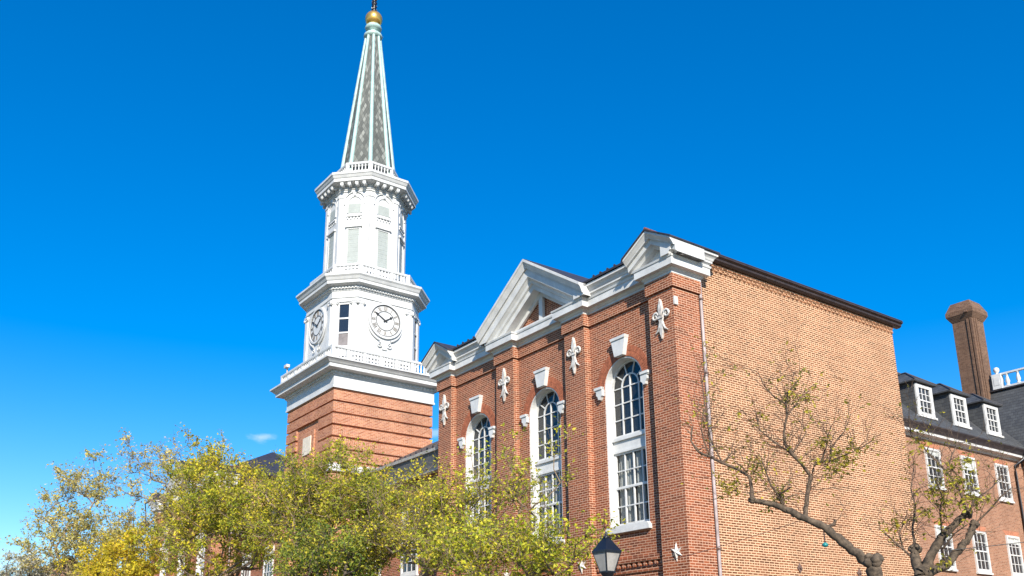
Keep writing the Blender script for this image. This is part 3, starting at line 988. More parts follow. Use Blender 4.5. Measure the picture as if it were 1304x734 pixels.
def balustrade(root, plan, z0, z1, spacing, name='balustrade', post=0.16):
    """bottom rail, top rail, corner posts; every baluster is a mesh of its own"""
    q = MB()
    q.sweep(plan, [(-0.07, z0), (0.07, z0), (0.07, z0 + 0.13), (-0.07, z0 + 0.13)] + [(-0.07, z0)], closed=True)
    q.sweep(plan, [(-0.07, z1 - 0.11), (0.07, z1 - 0.11), (0.09, z1 - 0.05), (0.09, z1), (-0.09, z1), (-0.09, z1 - 0.05), (-0.07, z1 - 0.11)], closed=True)
    bal = q.build(name, M['white_tower'], root)
    n = len(plan)
    first = None
    for i in range(n):
        p, s = Vector((*plan[i], 0)), Vector((*plan[(i + 1) % n], 0))
        d = (s - p).normalized()
        q = MB()
        q.obox((p.x, p.y, (z0 + z1) / 2), d, Vector((-d.y, d.x, 0)), (0, 0, 1), post / 2, post / 2, (z1 - z0) / 2 + 0.012)
        q.build('newel', M['white_tower'], bal)
        L = (s - p).length
        k = max(1, int((L - post) / spacing))
        for j in range(k):
            t = (j + 0.5) / k
            if k > 8 and j % 5 == 4:          # solid blocks between the groups
                c = p + (s - p) * t
                q = MB(); q.obox((c.x, c.y, (z0 + z1) / 2), d, Vector((-d.y, d.x, 0)), (0, 0, 1), spacing * 0.5, 0.05, (z1 - z0) / 2 - 0.10)
                q.build('block', M['white_tower'], bal)
                continue
            c = p + (s - p) * t
            if first is None:
                h = z1 - z0 - 0.22
                q = MB()
                q.lathe((c.x, c.y, z0 + 0.12), [(0.05, 0), (0.05, 0.04), (0.032, 0.07), (0.058, h * 0.35), (0.034, h * 0.78), (0.05, h * 0.86), (0.05, h)], 8)
                first = q.build('baluster', M['white_tower'], bal)
                fc = c
            else:
                o = first.copy(); COL.objects.link(o); o.parent = bal
                o.location = (c.x - fc.x, c.y - fc.y, 0)
                OFF[o.name] = OFF[bal.name]
    return bal


def numeral(q, txt, ang, r0_, r1_):
    """roman numeral as radial strokes (feet towards the centre)"""
    wid = {'I': 0.055, 'V': 0.10, 'X': 0.10}
    tot = sum(wid[c] for c in txt)
    x = -tot / 2
    rad = Vector((math.sin(ang), math.cos(ang)))
    tan = Vector((math.cos(ang), -math.sin(ang)))

    def stroke(a, ra, b_, rb, t):
        p0 = tan * a + rad * ra; p1 = tan * b_ + rad * rb
        d = (p1 - p0).normalized(); nn = Vector((-d.y, d.x)) * t / 2
        q.wprism([tuple(p0 - nn), tuple(p1 - nn), tuple(p1 + nn), tuple(p0 + nn)], 0.05, 0.062)
    for c in txt:
        w = wid[c]
        if c == 'I': stroke(x + w / 2, r0_, x + w / 2, r1_, 0.026)
        if c == 'V':
            stroke(x + 0.012, r1_, x + w / 2, r0_, 0.028); stroke(x + w - 0.012, r1_, x + w / 2, r0_, 0.014)
        if c == 'X':
            stroke(x + 0.012, r1_, x + w - 0.012, r0_, 0.028); stroke(x + w - 0.012, r1_, x + 0.012, r0_, 0.014)
        x += w


class CB(WB):
    """wall coordinates whose origin is the dial centre"""

    def pt(self, u, d, z):
        q = self.c + self.u * u + self.n * d
        return (q.x, q.y, q.z + z)


def circ(r, n=40):
    return [(r * math.cos(2 * PI * k / n), r * math.sin(2 * PI * k / n)) for k in range(n)]


def clock(root, c, nrm):
    q = CB(c, nrm)
    q.wprism(circ(0.86), -0.05, 0.045)
    q.wstrip(circ(0.96), circ(0.855), -0.05, 0.11, closed=True)
    # scrolled bracket under the dial
    for sg in (-1, 1):
        pts = [(0.86 * math.cos(R(a)) * sg, 0.86 * math.sin(R(a)) - 0.20) for a in range(-10, -80, -10)]
        q.tube([q.pt(p[0] * 1.13, 0.06, p[1] * 1.05) for p in pts], [0.02 + 0.008 * i for i in range(len(pts))], 6)
        sp = spiral(sg * 0.30, -1.32, 0.16, 0.04, PI / 2, sg * 1.2)
        q.tube([q.pt(p[0], 0.06, p[1]) for p in sp], 0.03, 6)
    q.wprism([(-0.22, -1.12), (0.22, -1.12), (0.12, -1.55), (-0.12, -1.55)], -0.03, 0.07)
    ck = q.build('clock', M['white_tower'], root)
    q = CB(c, nrm); q.wstrip(circ(0.845), circ(0.80), 0.04, 0.06, closed=True)
    q.build('outer_ring', M['clock_ring'], ck)
    q = CB(c, nrm); q.wstrip(circ(0.53), circ(0.495), 0.04, 0.06, closed=True)
    q.build('inner_ring', M['clock_ring'], ck)
    for i, t in enumerate(('XII', 'I', 'II', 'III', 'IIII', 'V', 'VI', 'VII', 'VIII', 'IX', 'X', 'XI')):
        q = CB(c, nrm)
        numeral(q, t, 2 * PI * i / 12, 0.56, 0.77)
        q.build('numeral', M['clock_bronze'], ck)
    for nm, ang, L, wd, d in (('hour_hand', 55, 0.50, 0.085, 0.075), ('minute_hand', 302, 0.74, 0.06, 0.095)):
        q = CB(c, nrm)
        a = R(ang)
        rad = Vector((math.sin(a), math.cos(a))); tan = Vector((math.cos(a), -math.sin(a)))
        P = [tan * (-wd * 0.35) - rad * 0.12, tan * (wd * 0.35) - rad * 0.12, tan * wd * 0.5 + rad * L * 0.1, tan * wd * 0.3 + rad * L * 0.62, tan * wd * 0.95 + rad * L * 0.70, rad * L, tan * -wd * 0.95 + rad * L * 0.70, tan * -wd * 0.3 + rad * L * 0.62, tan * -wd * 0.5 + rad * L * 0.1]
        q.wprism([tuple(p) for p in P], d - 0.012, d)
        q.build(nm, M['clock_mark'], ck)
    return ck


def make_tower():
    root = thing('clock_tower', (TX, TY, 0), 'white clock tower with slate spire and gold ball on a banded brick base', 'tower')
    B = 5.5
    h = B / 2
    x0, x1, y0, y1 = TX - h, TX + h, TY - h, TY + h
    w = MB(); w.box(x0 + 0.11, x1 - 0.11, y0 + 0.13, y1 - 0.11, 0, 14.66)
    # rusticated bands; on the front they stop at a sunk central panel below z 13.4
    k = 0
    z = 14.50
    first_top = 14.66
    while z > 1.5:
        zt, zb = z, z - 0.485
        w.box(x0 + 0.10, x1, y0 + 0.20, y1, zb, zt)
        w.box(x0, x0 + 0.5, y0 + 0.20, y1, zb, zt)
        if zb > 13.3:
            w.box(x0, x1, y0, y0 + 0.2, zb, zt)
        else:
            w.box(x0, x0 + 1.25, y0, y0 + 0.2, zb, zt); w.box(x1 - 1.6, x1, y0, y0 + 0.2, zb, zt)
        z -= 0.58
    w.box(x0, x1, y0, y1, 14.55, 14.66)
    w.build('base', M['brick_tower'], root)
    w = MB()
    pc = (x0 + 1.25 + x1 - 1.6) / 2
    w.box(pc - 0.75, pc + 0.75, y0 + 0.06, y0 + 0.3, 9.8, 13.0)
    w.build('panel', M['brick_tower'], root)
    w = MB(); w.box(pc - 0.46, pc + 0.46, y0 + 0.02, y0 + 0.2, 11.85, 12.75)
    w.build('plaque', M['stone'], root)
    w = MB(); w.sweep(sq(B), [(-0.1, 10.55), (0.10, 10.55), (0.14, 10.75), (0.10, 10.92), (-0.1, 10.95)], closed=True)
    w.build('belt_course', M['white_tower'], root)
    # white entablature of the base
    w = MB()
    w.sweep(sq(B), [(-0.3, 14.60), (0.08, 14.60), (0.08, 14.70), (0.05, 14.72), (0.05, 15.20), (0.09, 15.23), (0.09, 15.27), (0.13, 15.28), (0.13, 15.40), (0.20, 15.42), (0.52, 15.46), (0.52, 15.62), (0.57, 15.65), (0.63, 15.72), (0.72, 15.80), (0.76, 15.82), (0.76, 15.90), (-0.3, 15.93)], closed=True)
    ent = w.build('cornice', M['white_tower'], root)
    w = MB()
    for s in range(4):
        a, b_ = Vector((*sq(B + 0.26)[s], 0)), Vector((*sq(B + 0.26)[(s + 1) % 4], 0))
        d = (b_ - a).normalized(); n = int((b_ - a).length / 0.20)
        for i in range(n):
            c = a + (b_ - a) * (i + 0.5) / n
            w.obox((c.x, c.y, 15.345), d, Vector((-d.y, d.x, 0)), (0, 0, 1), 0.058, 0.06, 0.055)
    w.sweep(sq(B + 0.26), [(-0.02, 15.285), (0.012, 15.285), (0.012, 15.405), (-0.02, 15.405), (-0.02, 15.285)], closed=True)
    w.build('dentil_course', M['white_tower'], ent)
    balustrade(root, sq(B + 0.55), 15.90, 16.62, 0.17)
    f = MB()
    fx, fy = x0 - 0.30, y0 - 0.05
    f.tube([(fx, fy, 15.9), (fx, fy, 17.15)], 0.035, 8)
    f.obox((fx + 0.05, fy - 0.05, 17.2), (1, 0, 0), (0, 1, 0), (0, 0, 1), 0.17, 0.09, 0.08)
    f.build('floodlight', M['white_metal'], root)
    # clock stage: square with chamfered corners
    BC, CC = 5.0, 0.95
    w = MB(); w.prism(chamf(BC, CC), 'z', 15.5, 20.3)
    w.sweep(chamf(BC, CC), [(-0.05, 16.5), (0.08, 16.5), (0.08, 16.72), (0.03, 16.78), (-0.05, 16.8)], closed=True)
    st = w.build('clock_stage', M['white_tower'], root)
    pl = chamf(BC, CC)
    faces = []
    for i in range(8):
        a, b_ = Vector((*pl[i], 0)), Vector((*pl[(i + 1) % 8], 0))
        d = (b_ - a).normalized()
        faces.append(((a + b_) / 2, Vector((d.y, -d.x, 0)), (b_ - a).length))
    for c, n, L in faces:
        if L > 2:
            clock(root, (c.x, c.y, 18.64), n)
        else:
            q = WB(c, n)                                               # tall three-light window in the chamfer
            q.wstrip([(-0.33, 16.95), (-0.33, 19.36), (0.33, 19.36), (0.33, 16.95)], [(-0.25, 17.05), (-0.25, 19.24), (0.25, 19.24), (0.25, 17.05)], -0.02, 0.06, closed=True)
            for zz in (17.74, 18.50): q.wbox(-0.25, 0.25, 0.0, 0.045, zz - 0.04, zz + 0.04)
            q.wbox(-0.40, 0.40, -0.02, 0.12, 19.36, 19.46)
            win = q.build('window', M['white_tower'], root)
            q = WB(c, n); q.wbox(-0.25, 0.25, 0.004, 0.012, 17.78, 19.24)
            q.build('pane', M['glass_small'], win)
            q = WB(c, n); q.wbox(-0.25, 0.25, 0.004, 0.014, 17.05, 17.70)
            q.build('shade', M['shade'], win)
        # pilasters with small scrolled capitals on both edges of the face
        for sg in (-1, 1):
            u = sg * (L / 2 - 0.16)
            q = WB(c, n)
            q.wbox(u - 0.13, u + 0.13, -0.02, 0.07, 16.8, 19.28)
            q.wbox(u - 0.17, u + 0.17, -0.02, 0.11, 19.40, 19.50)
            q.wbox(u - 0.14, u + 0.14, -0.02, 0.09, 19.28, 19.40)
            for s2 in (-1, 1):
                sp = spiral(u + s2 * 0.15, 19.33, 0.085, 0.02, PI / 2, -s2 * 1.2, 14)
                q.tube([q.pt(p[0], 0.09, p[1]) for p in sp], 0.03, 5)
            q.build('pilaster', M['white_tower'], st)
    w = MB()
    w.sweep(pl, [(-0.3, 19.62), (0.05, 19.62), (0.05, 19.66), (0.02, 19.68), (0.02, 19.98), (0.06, 20.0), (0.06, 20.06), (0.12, 20.08), (0.12, 20.18), (0.16, 20.2), (0.40, 20.28), (0.40, 20.42), (0.44, 20.46), (0.50, 20.58), (0.57, 20.66), (0.57, 20.76), (-0.3, 21.0)], closed=True)
    cor = w.build('cornice', M['white_tower'], root)
    w = MB()
    for i in range(8):
        a, b_ = Vector((*pl[i], 0)), Vector((*pl[(i + 1) % 8], 0))
        d = (b_ - a).normalized(); nn = Vector((d.y, -d.x, 0)); n = max(3, int((b_ - a).length / 0.15))
        for j in range(n):
            c = a + (b_ - a) * (j + 0.5) / n + nn * 0.14
            w.obox((c.x, c.y, 20.13), d, nn, (0, 0, 1), 0.042, 0.035, 0.045)
    w.sweep(pl, [(0.10, 20.075), (0.13, 20.075), (0.13, 20.19), (0.10, 20.19), (0.10, 20.075)], closed=True)
    w.build('dentil_course', M['white_tower'], cor)
    balustrade(root, chamf(4.75, 0.98), 20.88, 21.55, 0.17)
    # belfry
    RB = 2.14
    w = MB(); w.prism(octo(RB), 'z', 20.6, 26.6)
    bel = w.build('belfry', M['white_tower'], root)
    ol = octo(RB)
    for i in range(8):
        a, b_ = Vector((*ol[i], 0)), Vector((*ol[(i + 1) % 8], 0))
        d = (b_ - a).normalized(); n = Vector((d.y, -d.x, 0)); c = (a + b_) / 2; L = (b_ - a).length
        for sg in (-1, 1):
            q = WB(c, n); u = sg * (L / 2 - 0.115)
            q.wbox(u - 0.115, u + 0.112, -0.02, 0.055, 20.8, 25.75)
            q.wbox(u - 0.12, u + 0.118, -0.02, 0.09, 25.70, 25.86)
            q.build('pilaster', M['white_tower'], bel)
        q = WB(c, n)
        q.wstrip([(-0.40, 21.60), (-0.40, 23.95), (0.40, 23.95), (0.40, 21.60)], [(-0.30, 21.70), (-0.30, 23.86), (0.30, 23.86), (0.30, 21.70)], -0.02, 0.05, closed=True)
        q.wbox(-0.46, 0.46, -0.02, 0.13, 23.95, 24.03); q.wbox(-0.42, 0.42, -0.02, 0.09, 24.03, 24.09)
        lo = q.build('louvred_opening', M['white_tower'], bel)
        q = WB(c, n)
        for k2 in range(18):
            zz = 21.72 + k2 * 0.12
            q.wprism([(-0.30, zz), (0.30, zz), (0.30, zz + 0.116), (-0.30, zz + 0.116)], 0.0, 0.014 + 0.003 * (k2 % 2))
        q.build('slats', M['louvre'], lo)
        q = WB(c, n)                                                   # bracketed ledge
        q.wbox(-0.42, 0.42, -0.02, 0.09, 24.58, 24.66)
        for k2 in range(5): q.wbox(-0.36 + 0.18 * k2 - 0.04, -0.36 + 0.18 * k2 + 0.04, -0.02, 0.05, 24.45, 24.58)
        q.build('ledge', M['white_tower'], bel)
        q = WB(c, n)
        q.wstrip(arch_pts(0.41, 24.80, 25.40, 14), arch_pts(0.345, 24.80, 25.40, 14), -0.02, 0.05)
        q.wstrip(arch_pts(0.585, 25.30, 25.46, 16), arch_pts(0.545, 25.30, 25.46, 16), -0.02, 0.075)
        q.wprism([(-0.06, 25.78), (0.06, 25.78), (0.09, 25.98), (-0.09, 25.98)], -0.02, 0.10)
        ah = q.build('arched_opening', M['white_tower'], bel)
        q = WB(c, n); q.wbox(-0.345, 0.345, 0.0, 0.016, 24.80, 25.34)
        q.build('slats', M['louvre'], ah)
    w = MB()
    w.sweep(ol, [(-0.3, 26.05), (0.05, 26.05), (0.05, 26.12), (0.10, 26.16), (0.10, 26.34), (0.16, 26.38), (0.52, 26.44), (0.52, 26.60), (0.56, 26.64), (0.62, 26.76), (0.66, 26.80), (0.66, 26.92), (-0.4, 27.08)], closed=True)
    cor = w.build('cornice', M['white_tower'], root)
    for i in range(8):
        a, b_ = Vector((*ol[i], 0)), Vector((*ol[(i + 1) % 8], 0))
        d = (b_ - a).normalized(); nn = Vector((d.y, -d.x, 0)); L = (b_ - a).length
        for j in range(4):
            c = a + (b_ - a) * (j + 0.5) / 4 + nn * 0.29
            q = MB(); q.obox((c.x, c.y, 26.34), d, nn, (0, 0, 1), 0.085, 0.17, 0.085)
            q.lathe((c.x + nn.x * 0.12, c.y + nn.y * 0.12, 26.17), [(0.03, 0), (0.085, 0.05), (0.09, 0.1)], 8)
            q.build('modillion', M['white_tower'], cor)
    balustrade(root, octo(1.72), 27.06, 28.02, 0.165, post=0.12)
    # spire
    zb, zt, rb, rt = 26.95, 37.15, 1.57, 0.40
    w = MB(); w.lathe((TX, TY, 0), [(rb, zb), (rt, zt)], 8, False, R(22.5))
    spi = w.build('spire', M['spire'], root)
    for k in range(8):
        a = R(22.5 + 45 * k)
        p0 = (TX + rb * math.cos(a), TY + rb * math.sin(a), zb); p1 = (TX + rt * math.cos(a), TY + rt * math.sin(a), zt)
        q = MB(); q.tube([p0, p1], [0.13, 0.085], 8)
        q.build('rib', M['rib'], spi)
    w = MB()
    w.lathe((TX, TY, 0), [(0.40, 37.05), (0.53, 37.12), (0.56, 37.22), (0.50, 37.34), (0.34, 37.42), (0.26, 37.52), (0.26, 37.60), (0.42, 37.66), (0.50, 37.78), (0.44, 37.92), (0.30, 37.98)], 12, True)
    w.build('collar', M['rib'], spi)
    w = MB()
    n = 14
    w.lathe((TX, TY, 38.42), [(0.505 * math.sin(PI * (i + 0.02) / (n + 0.04)), -0.505 * math.cos(PI * (i + 0.02) / (n + 0.04))) for i in range(n + 1)], 24, True)
    w.build('ball', M['gold'], spi)
    w = MB()
    w.tube([(TX, TY, 38.85), (TX, TY, 41.2)], [0.13, 0.10], 8)
    rnd = random.Random(2)
    for i in range(60):                                                # overlapping scales of the finial rod
        zz = 38.95 + i * 0.036; a = i * 2.4
        w.obox((TX + 0.13 * math.cos(a), TY + 0.13 * math.sin(a), zz), (math.cos(a), math.sin(a), 0.5), (-math.sin(a), math.cos(a), 0), (0, 0, 1), 0.03, 0.045, 0.035)
    w.build('finial_rod', M['black_metal'], spi)
    return root


make_tower()



# ------------------------------------------------------------------ long wing with dormers, right of the pavilion
def dormered_wing():
    X = -4.5
    root = thing('dormered_wing', (X, 20, 0), 'brown brick wing with a row of slate dormers, set back behind the blank side wall', 'building')
    w = MB(); w.box(-15, X, 11.26, 29.18, 0, 11.45)
    w.build('wall', M['brick_brown'], root)
    c = MB()
    c.prism([(X - 0.05, 11.22), (X + 0.05, 11.22), (X + 0.05, 11.28), (X + 0.09, 11.33), (X + 0.33, 11.345), (X + 0.33, 11.44), (X + 0.35, 11.455), (X - 0.05, 11.47)], 'y', 11.3, 28.86)
    c.build('cornice', M['white'], root)
    c = MB()
    c.prism([(X - 0.05, 11.475), (X + 0.33, 11.465), (X + 0.40, 11.60), (X + 0.50, 11.72), (X + 0.50, 11.77), (X - 0.05, 11.78)], 'y', 11.3, 28.80)
    c.build('gutter', M['roof_metal'], root)
    r = MB()
    r.prism([(X + 0.46, 11.775), (X - 1.95, 14.42), (X - 5.0, 14.6), (X - 9, 11.6)], 'y', 11.28, 29.4)
    roof = r.build('roof', M['slate'], root)
    first = None
    for i, yc in enumerate((20.94, 23.92, 26.94, 17.96, 14.98)):
        fx = X - 0.06
        d = MB()
        hw = 0.74
        d.box(fx - 2.0, fx, yc - hw, yc + hw, 12.22, 13.93)
        dm = d.build('dormer', M['slate'], roof)
        h = MB()
        e = 0.20
        za, zt = 13.90, 14.62
        xf, xb = fx + 0.20, fx - 3.0
        v = [(xf, yc - hw - e, za), (xf, yc + hw + e, za), (xb, yc + hw + e, za), (xb, yc - hw - e, za),
             (xf, yc - hw - e, za + 0.06), (xf, yc + hw + e, za + 0.06), (xb, yc + hw + e, za + 0.06), (xb, yc - hw - e, za + 0.06),
             (fx - 0.72, yc, zt), (xb, yc, zt)]
        h.add(v, [(3, 2, 1, 0), (0, 1, 5, 4), (1, 2, 6, 5), (3, 0, 4, 7), (2, 3, 7, 6), (4, 5, 8), (5, 6, 9, 8), (7, 4, 8, 9), (6, 7, 9)])
        h.build('dormer_roof', M['slate'], dm)
        # window of the dormer in one mesh level below the dormer
        q = WB((fx, yc, 0), (1, 0, 0))
        q.wstrip([(-0.67, 12.36), (-0.67, 13.84), (0.67, 13.84), (0.67, 12.36)], [(-0.46, 12.52), (-0.46, 13.68), (0.46, 13.68), (0.46, 12.52)], -0.05, 0.07, closed=True)
        q.wbox(-0.74, 0.74, -0.05, 0.13, 12.27, 12.37)
        q.wbox(-0.46, 0.46, 0.0, 0.05, 13.06, 13.12)
        for u in (-0.153, 0.153): q.wbox(u - 0.018, u + 0.018, 0.0, 0.04, 12.52, 13.68)
        for zz in (12.79, 13.40): q.wbox(-0.46, 0.46, 0.004, 0.036, zz - 0.014, zz + 0.014)
        q.build('window', M['white'], dm)
        q = WB((fx, yc, 0), (1, 0, 0)); q.wbox(-0.46, 0.46, 0.003, 0.010, 12.52, 13.68)
        q.build('pane', M['glass_small'], dm)
        for dx, z in ((0.0, 14.64),):
            q = MB(); q.tube([(xf + 0.01, yc - hw - e, za + 0.07), (fx - 0.72, yc, zt + 0.02), (xb, yc, zt + 0.02)], 0.035, 6)
            q.tube([(xf + 0.01, yc + hw + e, za + 0.07), (fx - 0.72, yc, zt + 0.02)], 0.035, 6)
            q.build('flashing', M['roof_metal'], dm)
    for i, yc in enumerate((20.84, 23.86, 26.96, 17.8, 14.8)):
        sash_window(root, (X, yc, 0), (1, 0, 0), 1.22, 9.09, 10.86, 3, 2, blind=(0.12, 0.3, 0.0, 0.2, 0.2)[i])
        sash_window(root, (X, yc, 0), (1, 0, 0), 1.22, 5.53, 7.40, 3, 2, blind=(0.25, 0.0, 0.15, 0.2, 0.2)[i])
        sash_window(root, (X, yc, 0), (1, 0, 0), 1.22, 1.8, 3.9, 3, 2)
        for zt in (10.86, 7.40):
            q = WB((X, yc, 0), (1, 0, 0))
            n = 13
            for k in range(n):
                u = -0.80 + 1.6 * k / n
                s0 = (u + 0.06) * 0.80; s1 = (u + 0.12 + 0.004) * 0.80
                q.wprism([(s0 * 0.94, zt + 0.01), (s0 * 0.94 + 0.085, zt + 0.01), (u + 0.115, zt + 0.235), (u, zt + 0.235)], -0.02, 0.008)
            q.build('lintel', M['lintel_brick'], root)
    p = MB()
    p.tube([(X + 0.44, 28.72, 11.55), (X + 0.36, 28.62, 11.25), (X + 0.09, 28.30, 10.95), (X + 0.08, 28.25, 10.6), (X + 0.08, 28.25, 0.2)], 0.06, 8)
    p.build('downspout', M['black_metal'], root)
    return root


dormered_wing()


def rear_wing():
    root = thing('rear_wing', (4, 29.2, 0), 'far brick wing with a tall chimney and a white roof balustrade on steep dark slate', 'building')
    w = MB(); w.box(-4.48, 16, 29.22, 42, 0, 11.3)
    w.build('wall', M['brick_brown'], root)
    c = MB()
    c.prism([(29.3, 11.0), (29.17, 11.0), (29.12, 11.22), (28.86, 11.26), (28.86, 11.45), (28.80, 11.62), (28.80, 11.74), (29.3, 11.75)], 'x', -4.1, 16)
    c.build('cornice', M['gutter'], root)
    r = MB()
    r.prism([(28.9, 11.755), (29.4, 12.25), (30.85, 15.58), (41, 15.6), (43, 11.7)], 'x', -9.0, 16)
    roof = r.build('roof', M['slate'], root)
    q = MB(); q.box(-9.0, 16, 30.72, 30.98, 15.585, 15.66)
    q.build('roof_edge', M['roof_metal'], roof)
    # roof balustrade
    z0, z1, y = 15.66, 16.50, 30.85
    q = MB(); q.box(-6.05, 16, y - 0.10, y + 0.10, z0, z0 + 0.10); q.box(-6.05, 16, y - 0.08, y + 0.08, z1 - 0.09, z1)
    bal = q.build('balustrade', M['white_tower'], roof)
    x = -5.75
    k = 0
    first = None
    while x < 14:
        if k % 12 == 0:
            q = MB(); q.box(x - 0.24, x + 0.24, y - 0.16, y + 0.16, z0, z1 - 0.02); q.box(x - 0.15, x + 0.15, y - 0.175, y - 0.15, z0 + 0.2, z1 - 0.2)
            q.lathe((x, y, z1 - 0.02), [(0.10, 0), (0.06, 0.06), (0.08, 0.10), (0.14, 0.18), (0.155, 0.26), (0.12, 0.36), (0.03, 0.41)], 12)
            q.build('newel', M['white_tower'], roof)
            x += 0.50
        elif first is None:
            q = MB(); q.lathe((x, y, z0 + 0.09), [(0.11, 0), (0.11, 0.06), (0.06, 0.10), (0.12, 0.24), (0.065, 0.48), (0.05, 0.58), (0.085, 0.62), (0.085, 0.67)], 10)
            first = q.build('baluster', M['white_tower'], roof); fx = x
            x += 0.56
        else:
            o = first.copy(); COL.objects.link(o); o.parent = roof; o.location = (x - fx, 0, 0); OFF[o.name] = OFF[roof.name]
            x += 0.56
        k += 1
    # chimney stack
    cx0, cx1, cy0, cy1 = -7.33, -6.22, 30.05, 31.25
    q = MB()
    q.box(cx0, cx1, cy0, cy1, 12.5, 19.9)
    q.box(cx1 - 0.30, cx1 - 0.18, cy0 - 0.06, cy0 + 0.1, 12.5, 19.75); q.box(cx1 - 0.10, cx1 + 0.015, cy0 - 0.06, cy0 + 0.1, 12.5, 19.75)
    q.box(cx1 - 0.1, cx1 + 0.06, cy0 + 0.10, cy0 + 0.22, 12.5, 19.75); q.box(cx1 - 0.1, cx1 + 0.06, cy0 + 0.32, cy0 + 0.42, 12.5, 19.75)
    chm = q.build('chimney', M['brick_chim'], root)
    q = MB()
    P = sq(1.0, (cx0 + cx1) / 2, (cy0 + cy1) / 2)
    pl = [(cx1, cy0), (cx1, cy1), (cx0, cy1), (cx0, cy0)]
    q.sweep(pl, [(-0.3, 19.72), (0.02, 19.72), (0.21, 20.05), (0.21, 20.28), (0.18, 20.34), (-0.03, 20.82), (-0.3, 20.84)], closed=True)
    q.box(cx0 + 0.25, cx1 - 0.25, cy0 + 0.25, cy1 - 0.25, 20.7, 20.838)
    q.obox((cx1 - 0.16, cy0 - 0.02, 20.33), (1, 0, 0), (0, 0.86, -0.5), (0, 0.5, 0.86), 0.08, 0.10, 0.36)
    q.build('chimney_cap', M['brick_chim'], chm)
    sash_window(root, (-2.6, 29.22, 0), (0, -1, 0), 1.2, 9.0, 10.6)
    return root


rear_wing()


# ------------------------------------------------------------------ small brick house far down the street
def town_house():
    root = thing('town_house', (-62, -3, 0), 'small brown gabled house at the far left, nearly hidden behind the trees', 'building')
    w = MB()
    w.prism([(-7.5, 0), (1.0, 0), (1.0, 7.4), (-3.2, 10.2), (-7.5, 7.4)], 'x', -72, -62)
    w.build('wall', M['brick_brown'], root)
    r = MB()
    r.prism([(-7.8, 7.3), (-3.2, 10.28), (1.3, 7.3), (1.3, 7.45), (-3.2, 10.45), (-7.8, 7.45)], 'x', -72.3, -61.7)
    r.build('roof', M['slate'], root)
    sash_window(root, (-62, -5.2, 0), (1, 0, 0), 1.1, 4.6, 6.4)
    sash_window(root, (-62, -1.5, 0), (1, 0, 0), 1.1, 4.6, 6.4)


town_house()


# ------------------------------------------------------------------ trees
def leaf_quads(mb, p, rnd, size, flat=0.35):
    d = Vector((rnd.gauss(0, 1), rnd.gauss(0, 1), rnd.gauss(-0.25, 0.8))).normalized()
    u = d.cross(Vector((rnd.gauss(0, 1), rnd.gauss(0, 1), rnd.gauss(0, 1))))
    if u.length < 1e-3: return
    u.normalize()
    s = size * rnd.uniform(0.6, 1.3)
    w = s * rnd.uniform(0.17, 0.30)
    n = d.cross(u) * (w * 0.3)
    a = p; b_ = p + d * s * 0.5 + u * w + n; c = p + d * s; e = p + d * s * 0.5 - u * w + n
    mb.add([a, b_, c, e], [(0, 1, 2, 3)])


